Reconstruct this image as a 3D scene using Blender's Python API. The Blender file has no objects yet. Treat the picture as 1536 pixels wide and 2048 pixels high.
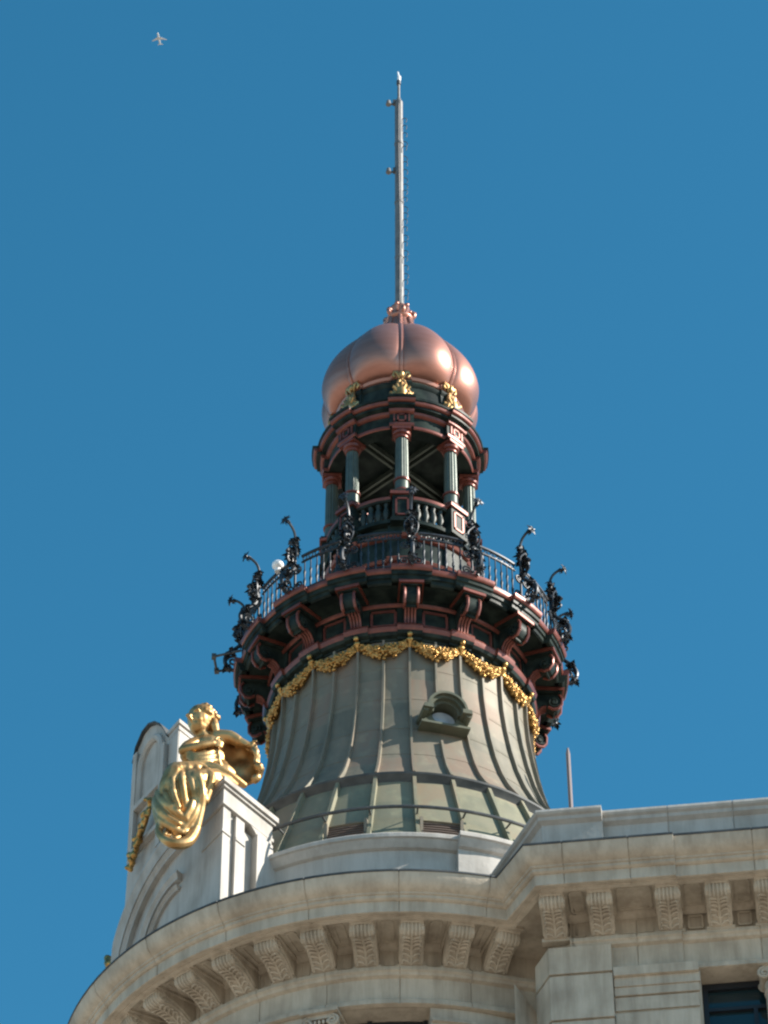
import bpy, bmesh, math, random
from mathutils import Vector, Matrix
random.seed(7)
rad = math.radians
sc = bpy.context.scene
COL = sc.collection

# ------------------------------------------------------------------ camera
cam_d = bpy.data.cameras.new("camera")
cam = bpy.data.objects.new("camera", cam_d); COL.objects.link(cam)
cam.location = (0, -60, 1.6)
cam.rotation_euler = (rad(90 + 43.5), 0, 0.00623)
cam_d.sensor_fit = 'VERTICAL'; cam_d.sensor_height = 36; cam_d.lens = 7300 / 2048 * 36
cam_d.clip_start = 0.5; cam_d.clip_end = 60000
sc.camera = cam
# ------------------------------------------------------------------ sky and sun
SUN_AZ, SUN_EL = 81.5, 33.0          # azimuth from the viewing side, turning right
S = Vector((math.sin(rad(SUN_AZ)) * math.cos(rad(SUN_EL)), -math.cos(rad(SUN_AZ)) * math.cos(rad(SUN_EL)), math.sin(rad(SUN_EL))))
w = bpy.data.worlds.new("World"); sc.world = w; w.use_nodes = True
nt = w.node_tree; nt.nodes.clear()
sky = nt.nodes.new('ShaderNodeTexSky'); sky.sky_type = 'NISHITA'; sky.sun_disc = False
sky.sun_elevation = rad(SUN_EL); sky.sun_rotation = math.atan2(S.x, S.y)
sky.altitude = 650; sky.air_density = 1.0; sky.dust_density = 0.3; sky.ozone_density = 4.0
hs = nt.nodes.new('ShaderNodeHueSaturation'); hs.inputs['Hue'].default_value = 0.475; hs.inputs['Saturation'].default_value = 1.235; hs.inputs['Value'].default_value = 1.14
bg = nt.nodes.new('ShaderNodeBackground'); bg.inputs[1].default_value = 0.08
out = nt.nodes.new('ShaderNodeOutputWorld')
nt.links.new(sky.outputs[0], hs.inputs['Color']); nt.links.new(hs.outputs[0], bg.inputs[0]); nt.links.new(bg.outputs[0], out.inputs[0])
sd = bpy.data.lights.new("sun", 'SUN'); sd.energy = 5.0; sd.angle = rad(0.5); sd.color = (1, 0.93, 0.83)
so = bpy.data.objects.new("sun", sd); COL.objects.link(so); so.rotation_euler = S.to_track_quat('Z', 'Y').to_euler()
so.location = (40, 0, 90)
sc.view_settings.view_transform = 'Standard'; sc.view_settings.look = 'None'
sc.view_settings.exposure = 1.0; sc.view_settings.gamma = 1
sc.render.engine = 'CYCLES'
sc.cycles.filter_width = 2.3
sc.cycles.max_bounces = 6

# ------------------------------------------------------------------ materials
def mat(name, col, rough=0.5, metal=0.0, col2=None, scale=2.0, bump=0.0, bscale=20, spec=0.5, stretch=None, lo=0.4, hi=0.65, rvar=0.0, detail=5, streak=0.0):
    m = bpy.data.materials.new(name); m.use_nodes = True
    t = m.node_tree; b = t.nodes['Principled BSDF']
    b.inputs['Base Color'].default_value = (*col, 1); b.inputs['Roughness'].default_value = rough
    b.inputs['Metallic'].default_value = metal; b.inputs['Specular IOR Level'].default_value = spec
    g = t.nodes.new('ShaderNodeNewGeometry'); src = g.outputs['Position']
    if stretch:
        mp = t.nodes.new('ShaderNodeMapping'); mp.inputs['Scale'].default_value = stretch
        t.links.new(src, mp.inputs['Vector']); src = mp.outputs[0]
    if col2:
        n = t.nodes.new('ShaderNodeTexNoise'); n.inputs['Scale'].default_value = scale; n.inputs['Detail'].default_value = detail
        t.links.new(src, n.inputs['Vector'])
        r = t.nodes.new('ShaderNodeValToRGB'); r.color_ramp.elements[0].position = lo; r.color_ramp.elements[1].position = hi
        r.color_ramp.elements[0].color = (*col, 1); r.color_ramp.elements[1].color = (*col2, 1)
        t.links.new(n.outputs['Fac'], r.inputs['Fac']); t.links.new(r.outputs[0], b.inputs['Base Color'])
        if streak:                                   # rain streaks and soot patches that belong to the stone
            mp2 = t.nodes.new('ShaderNodeMapping'); mp2.inputs['Scale'].default_value = (4.5, 4.5, .55); t.links.new(g.outputs['Position'], mp2.inputs['Vector'])
            n3 = t.nodes.new('ShaderNodeTexNoise'); n3.inputs['Scale'].default_value = 1; n3.inputs['Detail'].default_value = 8; n3.inputs['Roughness'].default_value = .65
            t.links.new(mp2.outputs[0], n3.inputs['Vector'])
            r3 = t.nodes.new('ShaderNodeValToRGB'); r3.color_ramp.elements[0].position = .42; r3.color_ramp.elements[1].position = .68
            r3.color_ramp.elements[0].color = (1, 1, 1, 1); r3.color_ramp.elements[1].color = (1 - streak, 1 - streak * 1.05, 1 - streak * 1.1, 1)
            t.links.new(n3.outputs['Fac'], r3.inputs['Fac'])
            mu = t.nodes.new('ShaderNodeMixRGB'); mu.blend_type = 'MULTIPLY'; mu.inputs[0].default_value = 1
            t.links.new(r.outputs[0], mu.inputs[1]); t.links.new(r3.outputs[0], mu.inputs[2]); t.links.new(mu.outputs[0], b.inputs['Base Color'])
        if rvar:
            mr = t.nodes.new('ShaderNodeMapRange'); mr.inputs['To Min'].default_value = rough - rvar; mr.inputs['To Max'].default_value = rough + rvar
            mr.inputs['From Min'].default_value = 0.3; mr.inputs['From Max'].default_value = 0.7
            t.links.new(n.outputs['Fac'], mr.inputs['Value']); t.links.new(mr.outputs[0], b.inputs['Roughness'])
    if bump:
        n2 = t.nodes.new('ShaderNodeTexNoise'); n2.inputs['Scale'].default_value = bscale; n2.inputs['Detail'].default_value = 4
        t.links.new(src, n2.inputs['Vector'])
        bu = t.nodes.new('ShaderNodeBump'); bu.inputs['Strength'].default_value = bump; bu.inputs['Distance'].default_value = 0.02
        t.links.new(n2.outputs['Fac'], bu.inputs['Height']); t.links.new(bu.outputs[0], b.inputs['Normal'])
    return m

STONE = mat("limestone", (0.52, 0.45, 0.36), 0.85, col2=(0.39, 0.33, 0.26), scale=1.3, bump=0.45, bscale=14, spec=0.25, lo=0.40, hi=0.68, streak=.26)
STONE_W = mat("white_limestone", (0.46, 0.435, 0.40), 0.8, col2=(0.36, 0.335, 0.30), scale=1.4, bump=0.3, bscale=10, spec=0.25, lo=0.45, hi=0.75, streak=.2)
ZINC = mat("lead_flashing", (0.045, 0.05, 0.052), 0.6, 0.2, col2=(0.08, 0.085, 0.085), scale=3)
DARK = mat("dark_green_paint", (0.012, 0.018, 0.017), 0.42, 0.0, col2=(0.03, 0.042, 0.036), scale=3.5, bump=0.1, bscale=30, spec=0.09)
BALUSTER = mat("baluster_metal", (0.024, 0.032, 0.026), 0.5, 0.1, col2=(0.015, 0.02, 0.016), scale=4)
COPPER_TRIM = mat("copper_trim", (0.21, 0.062, 0.043), 0.38, 0.35, col2=(0.14, 0.04, 0.03), scale=4, bump=0.1)
COPPER = mat("copper_sheet", (0.46, 0.22, 0.168), 0.40, 0.75, col2=(0.35, 0.155, 0.115), scale=1.4, stretch=(1, 1, 5), bump=0.04, bscale=5, rvar=0.03, lo=.3, hi=.75)
COLUMN = mat("grey_green_metal", (0.095, 0.115, 0.095), 0.42, 0.3, col2=(0.06, 0.075, 0.063), scale=3, bump=0.1)
IRON = mat("wrought_iron", (0.022, 0.026, 0.031), 0.45, 0.3, col2=(0.04, 0.046, 0.055), scale=8)
GOLD = mat("gold_leaf", (0.56, 0.355, 0.16), 0.46, 0.85, col2=(0.33, 0.185, 0.068), scale=3, bump=0.08, bscale=9, rvar=0.05)
GOLD_R = mat("gold_leaf_aged", (0.56, 0.33, 0.115), 0.38, 0.9, col2=(0.30, 0.16, 0.05), scale=9, bump=0.15, bscale=30)
STEEL = mat("galvanised_steel", (0.17, 0.17, 0.165), 0.5, 0.1, col2=(0.12, 0.12, 0.12), scale=5)
DSTEEL = mat("dark_fitting", (0.06, 0.065, 0.07), 0.5, 0.3, col2=(0.1, 0.1, 0.1), scale=6)
WIRE = mat("grey_wire", (0.05, 0.05, 0.05), 0.7, 0.0)
GLASS = mat("window_glass", (0.010, 0.028, 0.034), 0.06, 0.0, spec=0.6)
FRAME = mat("dark_window_frame", (0.012, 0.014, 0.018), 0.4)
PANE = mat("pale_dormer_glass", (0.40, 0.42, 0.44), 0.12, 0.0, col2=(0.29, 0.32, 0.36), scale=6, spec=0.7)
WHITEP = mat("white_plastic", (0.82, 0.82, 0.82), 0.35)
AIRC = mat("airliner_paint", (0.50, 0.51, 0.52), 0.35)
REDP = mat("red_tail_paint", (0.5, 0.08, 0.10), 0.4)
PINKROD = mat("weathered_copper_rod", (0.20, 0.16, 0.155), 0.55, 0.2)
VENT = mat("vent_louvre", (0.19, 0.15, 0.13), 0.5, 0.2)
GROUND = mat("street_paving", (0.37, 0.32, 0.262), 0.9, col2=(0.30, 0.255, 0.205), scale=0.05)

def patina(name="patinated_roof_sheet", k=(1, 1, 1)):
    m = bpy.data.materials.new(name); m.use_nodes = True
    t = m.node_tree; L = t.links; b = t.nodes['Principled BSDF']
    N = lambda k: t.nodes.new(k)
    def M(op, a, c=None):
        n = N('ShaderNodeMath'); n.operation = op
        for i, x in enumerate((a, c)):
            if x is None: continue
            if isinstance(x, (int, float)): n.inputs[i].default_value = x
            else: L.new(x, n.inputs[i])
        return n.outputs[0]
    g = N('ShaderNodeNewGeometry'); sp = N('ShaderNodeSeparateXYZ'); L.new(g.outputs['Position'], sp.inputs[0])
    ang = M('ARCTAN2', sp.outputs[0], M('MULTIPLY', sp.outputs[1], -1.0))
    pi = M('FLOOR', M('DIVIDE', M('SUBTRACT', ang, rad(3.7)), rad(11.25)))
    lap = M('FLOOR', M('ADD', M('DIVIDE', sp.outputs[2], 0.93), M('MULTIPLY', M('MODULO', pi, 2.0), 0.22)))
    cb = N('ShaderNodeCombineXYZ'); L.new(pi, cb.inputs[0]); L.new(lap, cb.inputs[1])
    wn = N('ShaderNodeTexWhiteNoise'); L.new(cb.outputs[0], wn.inputs['Vector'])
    big = N('ShaderNodeTexNoise'); big.inputs['Scale'].default_value = 0.75; big.inputs['Detail'].default_value = 6; L.new(g.outputs['Position'], big.inputs['Vector'])
    mp = N('ShaderNodeMapping'); mp.inputs['Scale'].default_value = (5, 5, 0.9); L.new(g.outputs['Position'], mp.inputs[0])
    stv = N('ShaderNodeTexNoise'); stv.inputs['Scale'].default_value = 1.0; stv.inputs['Detail'].default_value = 6; L.new(mp.outputs[0], stv.inputs['Vector'])
    f = M('ADD', M('ADD', M('MULTIPLY', wn.outputs['Value'], 0.30), M('MULTIPLY', big.outputs['Fac'], 0.75)), M('MULTIPLY', stv.outputs['Fac'], 0.5))
    r = N('ShaderNodeValToRGB'); e = r.color_ramp.elements
    e[0].position = 0.50; e[0].color = (0.128, 0.125, 0.10, 1); e[1].position = 1.08; e[1].color = (0.215, 0.165, 0.125, 1)
    a = e.new(0.72); a.color = (0.185, 0.168, 0.13, 1); a = e.new(0.88); a.color = (0.21, 0.18, 0.138, 1)
    L.new(f, r.inputs['Fac'])
    sp2 = N('ShaderNodeTexNoise'); sp2.inputs['Scale'].default_value = 3.2; sp2.inputs['Detail'].default_value = 8; L.new(g.outputs['Position'], sp2.inputs['Vector'])
    r2 = N('ShaderNodeValToRGB'); r2.color_ramp.elements[0].position = 0.55; r2.color_ramp.elements[1].position = 0.75
    r2.color_ramp.elements[0].color = (*k, 1); r2.color_ramp.elements[1].color = (1.22 * k[0], 1.27 * k[1], 1.22 * k[2], 1); L.new(sp2.outputs['Fac'], r2.inputs[0])
    mx = N('ShaderNodeMixRGB'); mx.blend_type = 'MULTIPLY'; mx.inputs[0].default_value = 1; L.new(r.outputs[0], mx.inputs[1]); L.new(r2.outputs[0], mx.inputs[2])
    L.new(mx.outputs[0], b.inputs['Base Color'])
    b.inputs['Roughness'].default_value = 0.55; b.inputs['Metallic'].default_value = 0.1; b.inputs['Specular IOR Level'].default_value = 0.22
    bu = N('ShaderNodeBump'); bu.inputs['Strength'].default_value = 0.25; bu.inputs['Distance'].default_value = 0.03
    L.new(big.outputs['Fac'], bu.inputs['Height']); L.new(bu.outputs[0], b.inputs['Normal'])
    return m
PATINA = patina()
PATINA_G = patina("green_patina_sheet", (1.12, 1.19, 1.08))
PATINA_SHADED = patina("shaded_patina_sheet", (.58, .68, .64))  # darker copy for the dormer: the hood's shade put into its colour

# ------------------------------------------------------------------ mesh helpers
class MB:
    def __init__(s): s.v = []; s.f = []; s.m = []
    def add(s, V, F, mi=0):
        o = len(s.v); s.v += [tuple(p) for p in V]
        for q in F: s.f.append([i + o for i in q]); s.m.append(mi)
    def box(s, c, ex, mi=0, B=None):           # centre, half extents, basis (3x3 columns)
        c = Vector(c); B = B or Matrix.Identity(3)
        V = [c + B @ Vector((ex[0] * i, ex[1] * j, ex[2] * k)) for i in (-1, 1) for j in (-1, 1) for k in (-1, 1)]
        s.add(V, [(0, 1, 3, 2), (4, 6, 7, 5), (0, 4, 5, 1), (2, 3, 7, 6), (0, 2, 6, 4), (1, 5, 7, 3)], mi)
    def tube(s, P, r, n=6, mi=0, closed=False):
        P = [Vector(p) for p in P]
        R = list(r) if isinstance(r, (list, tuple)) else [r] * len(P)
        up = None; V = []; k = len(P)
        for i, p in enumerate(P):
            a = P[i - 1] if (i > 0 or closed) else p; b_ = P[(i + 1) % k] if (i < k - 1 or closed) else p
            d = (b_ - a)
            d = d.normalized() if d.length > 1e-9 else Vector((0, 0, 1))
            if up is None: up = Vector((0, 0, 1)) if abs(d.z) < .9 else Vector((1, 0, 0))
            x = up - d * up.dot(d)
            x = x.normalized() if x.length > 1e-6 else d.orthogonal().normalized()
            up = x; y = d.cross(x)
            V += [p + (x * math.cos(2 * math.pi * j / n) + y * math.sin(2 * math.pi * j / n)) * R[i] for j in range(n)]
        F = []
        for i in range(k if closed else k - 1):
            i2 = (i + 1) % k
            for j in range(n): F.append((i * n + j, i * n + (j + 1) % n, i2 * n + (j + 1) % n, i2 * n + j))
        if not closed: F += [tuple(range(n))[::-1], tuple((k - 1) * n + j for j in range(n))]
        s.add(V, F, mi)
    def ell(s, c, r, B=None, nu=10, nv=7, mi=0):
        c = Vector(c); B = B or Matrix.Identity(3)
        r = (r, r, r) if isinstance(r, (int, float)) else r
        V = [c + B @ Vector((0, 0, r[2]))]
        for i in range(1, nv):
            a = math.pi * i / nv
            V += [c + B @ Vector((r[0] * math.sin(a) * math.cos(2 * math.pi * j / nu), r[1] * math.sin(a) * math.sin(2 * math.pi * j / nu), r[2] * math.cos(a))) for j in range(nu)]
        V.append(c - B @ Vector((0, 0, r[2]))); e = len(V) - 1
        F = [(0, 1 + j, 1 + (j + 1) % nu) for j in range(nu)]
        for i in range(nv - 2):
            for j in range(nu): F.append((1 + i * nu + j, 1 + (i + 1) * nu + j, 1 + (i + 1) * nu + (j + 1) % nu, 1 + i * nu + (j + 1) % nu))
        F += [(e, 1 + (nv - 2) * nu + (j + 1) % nu, 1 + (nv - 2) * nu + j) for j in range(nu)]
        s.add(V, F, mi)
    def lathe(s, prof, st, mi=0, centre=(0, 0)):
        # prof: (R, z[, material of the strip that follows]); st: (angle deg, radial offset) stations
        V = []; n = len(prof)
        for a, dr in st:
            ca, sa = math.cos(rad(a)), math.sin(rad(a))
            V += [(centre[0] + (p[0] + dr) * sa, centre[1] - (p[0] + dr) * ca, p[1]) for p in prof]
        for i in range(len(st) - 1):
            for j in range(n - 1):
                m = prof[j][2] if len(prof[j]) > 2 else mi
                o = len(s.v)
                s.f.append([o + i * n + j, o + (i + 1) * n + j, o + (i + 1) * n + j + 1, o + i * n + j + 1]); s.m.append(m)
        s.v += V
    def sweep(s, prof, path, mi=0):
        # path: plan points, outside on the right hand side of travel; prof: (outward, z[, mat])
        N = []; k = len(path)
        for i in range(k):
            def nr(a, b):
                d = Vector((b[0] - a[0], b[1] - a[1])).normalized(); return Vector((d.y, -d.x))
            if len(path[i]) > 2: N.append((Vector(path[i][2:4]), path[i][4])); continue
            n1 = nr(path[i - 1], path[i]) if i else nr(path[0], path[1])
            n2 = nr(path[i], path[i + 1]) if i < k - 1 else n1
            N.append(((n1 + n2) / (1 + n1.dot(n2)), 0.0))
        n = len(prof); V = [(p[0] + N[i][0].x * (q[0] + N[i][1]), p[1] + N[i][0].y * (q[0] + N[i][1]), q[1]) for i, p in enumerate(path) for q in prof]
        o = len(s.v)
        for i in range(k - 1):
            for j in range(n - 1):
                s.f.append([o + i * n + j, o + (i + 1) * n + j, o + (i + 1) * n + j + 1, o + i * n + j + 1])
                s.m.append(prof[j][2] if len(prof[j]) > 2 else mi)
        s.v += V
    def prism(s, poly, fn, d0, d1, mi=0, mi_side=None):   # poly: 2D outline, fn(u, w, depth) -> point
        n = len(poly); V = [fn(u, w_, d) for d in (d0, d1) for u, w_ in poly]
        s.add(V, [tuple(range(n)), tuple(range(2 * n - 1, n - 1, -1))], mi)
        s.add(V, [(j, (j + 1) % n, n + (j + 1) % n, n + j) for j in range(n)], mi if mi_side is None else mi_side)
    def mesh(s, name, mats, ang=38):
        me = bpy.data.meshes.new(name); me.from_pydata(s.v, [], s.f)
        for m in (mats if isinstance(mats, (list, tuple)) else [mats]): me.materials.append(m)
        for p, m in zip(me.polygons, s.m): p.material_index = m; p.use_smooth = True
        bm = bmesh.new(); bm.from_mesh(me)
        bmesh.ops.remove_doubles(bm, verts=bm.verts, dist=1e-5)
        bmesh.ops.recalc_face_normals(bm, faces=bm.faces); bm.to_mesh(me); bm.free()
        me.set_sharp_from_angle(angle=rad(ang)); me.update()
        return me
    def build(s, name, mats, parent=None, ang=38):
        return link(name, s.mesh(name, mats, ang), parent)

WORLD = {}
def link(name, me, parent=None, loc=(0, 0, 0), rz=0.0):
    # geometry is written in world metres; the child takes off its parents' own place
    o = bpy.data.objects.new(name, me); COL.objects.link(o)
    off = Vector((0, 0, 0))
    if parent is not None: o.parent = parent; off = WORLD.get(parent.name, Vector((0, 0, 0)))
    o.location = Vector(loc) - off; o.rotation_euler = (0, 0, rz)
    WORLD[o.name] = Vector(loc)
    return o
def thing(name, label, cat, loc=(0, 0, 0), group=None):
    o = bpy.data.objects.new(name, None); COL.objects.link(o); o.location = loc; o.empty_display_size = .3
    o['label'] = label; o['category'] = cat
    if group: o['group'] = group
    WORLD[o.name] = Vector(loc)
    return o
def full(n, a0=-180, a1=180): return [(a0 + (a1 - a0) * i / n, 0) for i in range(n + 1)]
def ressaut(N, d0, hw, dr, a0=-180, a1=180, sub=3):
    st = []; step = 360 / N
    for k in range(-N, N + 1):
        c = d0 + k * step
        if c - step / 2 < a0 - .01 or c + step / 2 > a1 + step: continue
        st += [(c - hw, 0), (c - hw, dr)] + [(c - hw + 2 * hw * i / sub, dr) for i in range(1, sub)] + [(c + hw, dr), (c + hw, 0)]
        g = step - 2 * hw
        st += [(c + hw + g * i / sub, 0) for i in range(1, sub)]
    st.append((st[0][0] + step * round((st[-1][0] - st[0][0]) / step), 0))
    return st
def pt(a, R, z): return Vector((R * math.sin(rad(a)), -R * math.cos(rad(a)), z))
def pol(u, v, z): return Vector((u, -v, z))            # local frame of a part that faces the viewer: across, outward, up
def spiral(c0, c1, r0, r1, a0, turns, n=18):
    return [(c0 + (r0 + (r1 - r0) * i / n) * math.cos(a0 + turns * 2 * math.pi * i / n), c1 + (r0 + (r1 - r0) * i / n) * math.sin(a0 + turns * 2 * math.pi * i / n)) for i in range(n + 1)]
D16, DL = 3.7, 1.2                    # how the sixteenfold balcony and the eightfold lantern are turned
A16 = [D16 + 22.5 * k for k in range(-5, 6)]
A8 = [DL + 45 * k for k in range(-4, 4)]

# ------------------------------------------------------------------ ground
g = MB(); n = 48
g.add([(0, 0, 0)] + [(30000 * math.cos(2 * math.pi * i / n), 30000 * math.sin(2 * math.pi * i / n), 0) for i in range(n)], [(0, 1 + i, 1 + (i + 1) % n) for i in range(n)])
go = g.build("ground", GROUND); go['kind'] = 'structure'

# ================================================================== stone corner building
bld = thing("corner_building", "pale stone corner building whose round front and right wing carry a heavy bracketed cornice", "building", (0, 0, 0))
TW = Vector((0.9925, -0.122, 0)); NW = Vector((-0.122, -0.9925, 0)); B0 = Vector((2.2, -7.5, 0))
def W(s_, o, z): return B0 + TW * s_ + NW * o + Vector((0, 0, z))
RL = 6.78
arc = [(RL * math.sin(rad(a)), -RL * math.cos(rad(a))) for a in [-128 + 3 * i for i in range(48)] if a < 13.5] + [(1.735, -6.555)]
def wxy(s_, o=0): p = W(s_, o, 0); return (p.x, p.y)
def joint(P, Q, f, e=.014, dep=-.02):      # plan points that sink a narrow open joint into a straight run
    P, Q = Vector(P[:2]), Vector(Q[:2]); d = (Q - P).normalized(); m_ = P.lerp(Q, f); nr = Vector((d.y, -d.x))
    return [(*(m_ + d * t), nr.x, nr.y, dp) for t, dp in ((-e, 0), (-e * .5, dep), (e * .5, dep), (e, 0))]
path = []
for i in range(len(arc) - 1):
    path.append(arc[i])
    if i % 5 == 2: path += joint(arc[i], arc[i + 1], .5)
path += [arc[-1], wxy(0)] + joint(wxy(0), wxy(2.74), .26) + joint(wxy(0), wxy(2.74), .7) + [(*wxy(2.74), NW.x, NW.y, 0), (*wxy(2.745, -.05), NW.x, NW.y, 0)]
for k in range(1, 9): path += joint(wxy(2.741, -.05), wxy(16, -.05), k / 9.3)
path += [wxy(16, -.05), wxy(16, -9)]
mb = MB()
mb.sweep([(-2.6, 43.14, 1), (-.06, 43.07, 1), (0, 43.06, 1), (0.005, 43.02, 1), (-.015, 43.015), (-.02, 42.98), (-.035, 42.93), (-.06, 42.84), (-.12, 42.755), (-.19, 42.71), (-.215, 42.70),
          (-.225, 42.665), (-.255, 42.66), (-.262, 42.60), (-.30, 42.575), (-.335, 42.57), (-.34, 42.34), (-.375, 42.335), (-.38, 42.375), (-.50, 42.38), (-.51, 42.355), (-.60, 42.35), (-.62, 42.43), (-1.60, 42.44)], path)
mb.build("cornice", [STONE, ZINC], bld, 25)
mb = MB()
mb.sweep([(-1.545, 42.46), (-1.55, 42.36), (-1.56, 41.93), (-1.50, 41.92), (-1.42, 41.90), (-1.41, 41.82), (-1.45, 41.79), (-1.47, 41.74), (-1.55, 41.71), (-1.555, 41.26), (-1.52, 41.24), (-1.47, 41.20), (-1.46, 41.10), (-1.50, 41.09), (-2.3, 41.08)], path)
mb.build("frieze", STONE, bld, 25)

# corbels
def corbel_mesh():
    m = MB(); hw = .215
    # side outline (v out from the wall, z)
    o = [(0, 42.40 - 42.43), (.96, -.03), (.965, -.09), (.93, -.105), (.915, -.13), (.92, -.20), (.89, -.27), (.82, -.31), (.72, -.305), (.62, -.29), (.50, -.30), (.38, -.335), (.27, -.40), (.17, -.47), (.08, -.505), (0, -.515)]
    m.prism([(a, b) for a, b in o], lambda v, z, d: pol(d, v, z), -hw, hw)
    m.box(pol(0, .50, -.035), (.265, .50, .028)); m.box(pol(0, .03, -.51), (.26, .075, .035))
    for sg in (-1, 1):                                     # side scrolls
        sp = spiral(.80, -.19, .115, .02, math.pi / 2, 1.6)
        m.tube([pol(sg * hw, a, b) for a, b in sp], .022, 5)
        m.tube([pol(sg * hw, a, b) for a, b in [(.9, -.12), (.7, -.15), (.5, -.2), (.3, -.29), (.12, -.42)]], .02, 5)
    return m.mesh("corbel", STONE, 30)
def leaf_mesh():
    m = MB(); rnd = random.Random(3)
    def under(v):
        T = [(0, -.515), (.08, -.505), (.17, -.47), (.27, -.40), (.38, -.335), (.50, -.30), (.62, -.29), (.72, -.305), (.82, -.31), (.89, -.27), (.92, -.20), (.925, -.13)]
        for i in range(len(T) - 1):
            if T[i][0] <= v <= T[i + 1][0]:
                f = (v - T[i][0]) / (T[i + 1][0] - T[i][0]); return T[i][1] + f * (T[i + 1][1] - T[i][1])
        return -.2
    m.tube([pol(0, v, under(v) - .012) for v in (.1, .2, .3, .4, .5, .6, .7, .8)], [.02, .024, .026, .026, .026, .026, .024, .02], 6)
    for i in range(6):
        v = .15 + i * .105
        for sg in (-1, 1):
            P = [(sg * .015, v), (sg * .08, v + .05), (sg * .14, v + .075), (sg * .175, v + .03)]
            m.tube([pol(a, b, under(b) - .016 - .012 * (j == 2)) for j, (a, b) in enumerate(P)], [.016, .03, .03, .014], 6)
            m.ell(pol(sg * .16, v + .015, under(v) - .02), (.028, .028, .02), nu=6, nv=4)
    for x in (-.14, -.07, 0, .07, .14):                      # fluted nose
        m.tube([pol(x, .90 + .02, -.135), pol(x, .925, -.2), pol(x, .885, -.285), pol(x, .80, -.325)], [.02, .026, .026, .018], 6)
    m.tube([pol(-.19, .93, -.115), pol(0, .945, -.118), pol(.19, .93, -.115)], .022, 6)
    return m.mesh("acanthus_leaf", STONE, 50)
CM, LM = corbel_mesh(), leaf_mesh()
def put_corbel(p, rz):
    c = link("corbel", CM, bld, p, rz); l = bpy.data.objects.new("acanthus_leaf", LM); COL.objects.link(l); l.parent = c
RC = [1.7 + 8.75 * k for k in range(-9, 2)] + [18.7]
for a in RC: put_corbel(pt(a, RL - 1.555, 42.435), rad(a))
WS = [.44, 1.31, 2.55, 3.46, 4.35, 5.24, 6.12, 7.36, 8.25]
for s_ in WS: put_corbel(W(s_, -1.555, 42.435), math.atan2(TW.y, TW.x))
# coffers between corbels: a raised frame on the soffit and one on the wall behind
def frame4(m, P, r, nrm):
    k = len(P)
    for i in range(k):
        a, b = Vector(P[i]), Vector(P[(i + 1) % k]); d = (b - a); x = d.normalized(); z = Vector(nrm).normalized(); y = z.cross(x)
        m.box((a + b) / 2, (d.length / 2 - r * 1.02 * (i % 2), r, r * .8), 0, Matrix((x, y, z)).transposed())
def coffer(q, name="coffer"):            # q(t in 0..1, o, z): point between two corbels
    m = MB(); zz = 42.437; te = .11 / (Vector(q(1, 0, 0)) - Vector(q(0, 0, 0))).length
    P = [q(.0, -1.36, zz), q(1, -1.36, zz), q(1, -.74, zz), q(0, -.74, zz)]
    frame4(m, P, .026, (0, 0, 1))
    P2 = [q(0, -1.553, 42.02), q(1, -1.553, 42.02), q(1, -1.553, 42.30), q(0, -1.553, 42.30)]
    c0 = (Vector(P2[0]) + Vector(P2[2])) / 2; nn = (Vector(P2[1]) - Vector(P2[0])).cross(Vector((0, 0, 1)))
    frame4(m, P2, .014, nn)
    m.sweep([(-1.55, 42.335), (-1.50, 42.36), (-1.44, 42.43), (-1.43, 42.45)], [tuple(q(-te + (1 + 2 * te) * i / 4, 0, 0))[:2] for i in range(5)])
    m.build("coffer", STONE, bld, 30)
for a0, a1 in zip(RC[:-1], RC[1:]):
    g0, g1 = a0 + 3.5, a1 - 3.5
    coffer(lambda t, o, z: pt(g0 + (g1 - g0) * t, RL + o, z))
for s0, s1 in zip(WS[:-1], WS[1:]):
    coffer(lambda t, o, z: W(s0 + .33 + (s1 - s0 - .66) * t, o, z))

# wall of the round front below the frieze, with a window opening
mb = MB()
def wallring(a0, a1, R, z0, z1):
    k = max(2, int((a1 - a0) / 3)); st = [(a0 + (a1 - a0) * i / k, 0) for i in range(k + 1)]
    mb.lathe([(R - .6, z1), (R, z1), (R, z0), (R - .6, z0)], st)
    for a in (a0, a1):
        P = [pt(a, R - .6, z0), pt(a, R, z0), pt(a, R, z1), pt(a, R - .6, z1)]; mb.add(P, [(0, 1, 2, 3)])
RWL = RL - 1.56
for a0, a1 in [(-128, -70), (-57, -46), (-33, -20), (5.6, 33)]:
    wallring(a0, a1, RWL, 20, 41.08)
    for z in (40.74, 40.42, 39.8, 39.2): mb.lathe([(RWL + .001, z + .1), (RWL + .05, z + .09), (RWL + .06, z + .02), (RWL + .001, z)], [(a0 + .3 + (a1 - a0 - .6) * i / 8, 0) for i in range(9)])
mb.lathe([(RWL - .55, 41.075), (RWL - .02, 41.075)], full(64, -128, 33))
wp_ = [(2.62, -4.69), wxy(-.36, -1.56)]
mb.sweep([(0, 41.08), (0, 20)], wp_)
# right wing: corner pier with grooves, wall, window opening
def wbox(s0, s1, o0, o1, z0, z1): 
    mb.box((W(s0, o0, z0) + W(s1, o1, z1)) / 2, ((s1 - s0) / 2, abs(o1 - o0) / 2, (z1 - z0) / 2), 0, Matrix((TW, NW, Vector((0, 0, 1)))).transposed())
def pier(s0, s1, o1, zs):
    for z0, z1 in zs:
        poly = [(s0 - .30, -1.95), (s0, o1), (s1, o1), (s1, -2.2), (s0 - .2, -2.2)]
        mb.prism(poly, lambda u, v, d: W(u, v, d), z0, z1)
pier(.30, 1.44, -1.40, [(41.11, 41.70), (40.10, 41.05), (39.09, 40.04), (38.08, 39.03), (20, 38.02)])
pier(.33, 1.41, -1.46, [(20, 41.12)])
wbox(1.4, 3.02, -2.5, -1.56, 20, 41.08)
wbox(3.02, 4.9, -2.5, -1.575, 20, 38.4)
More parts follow.
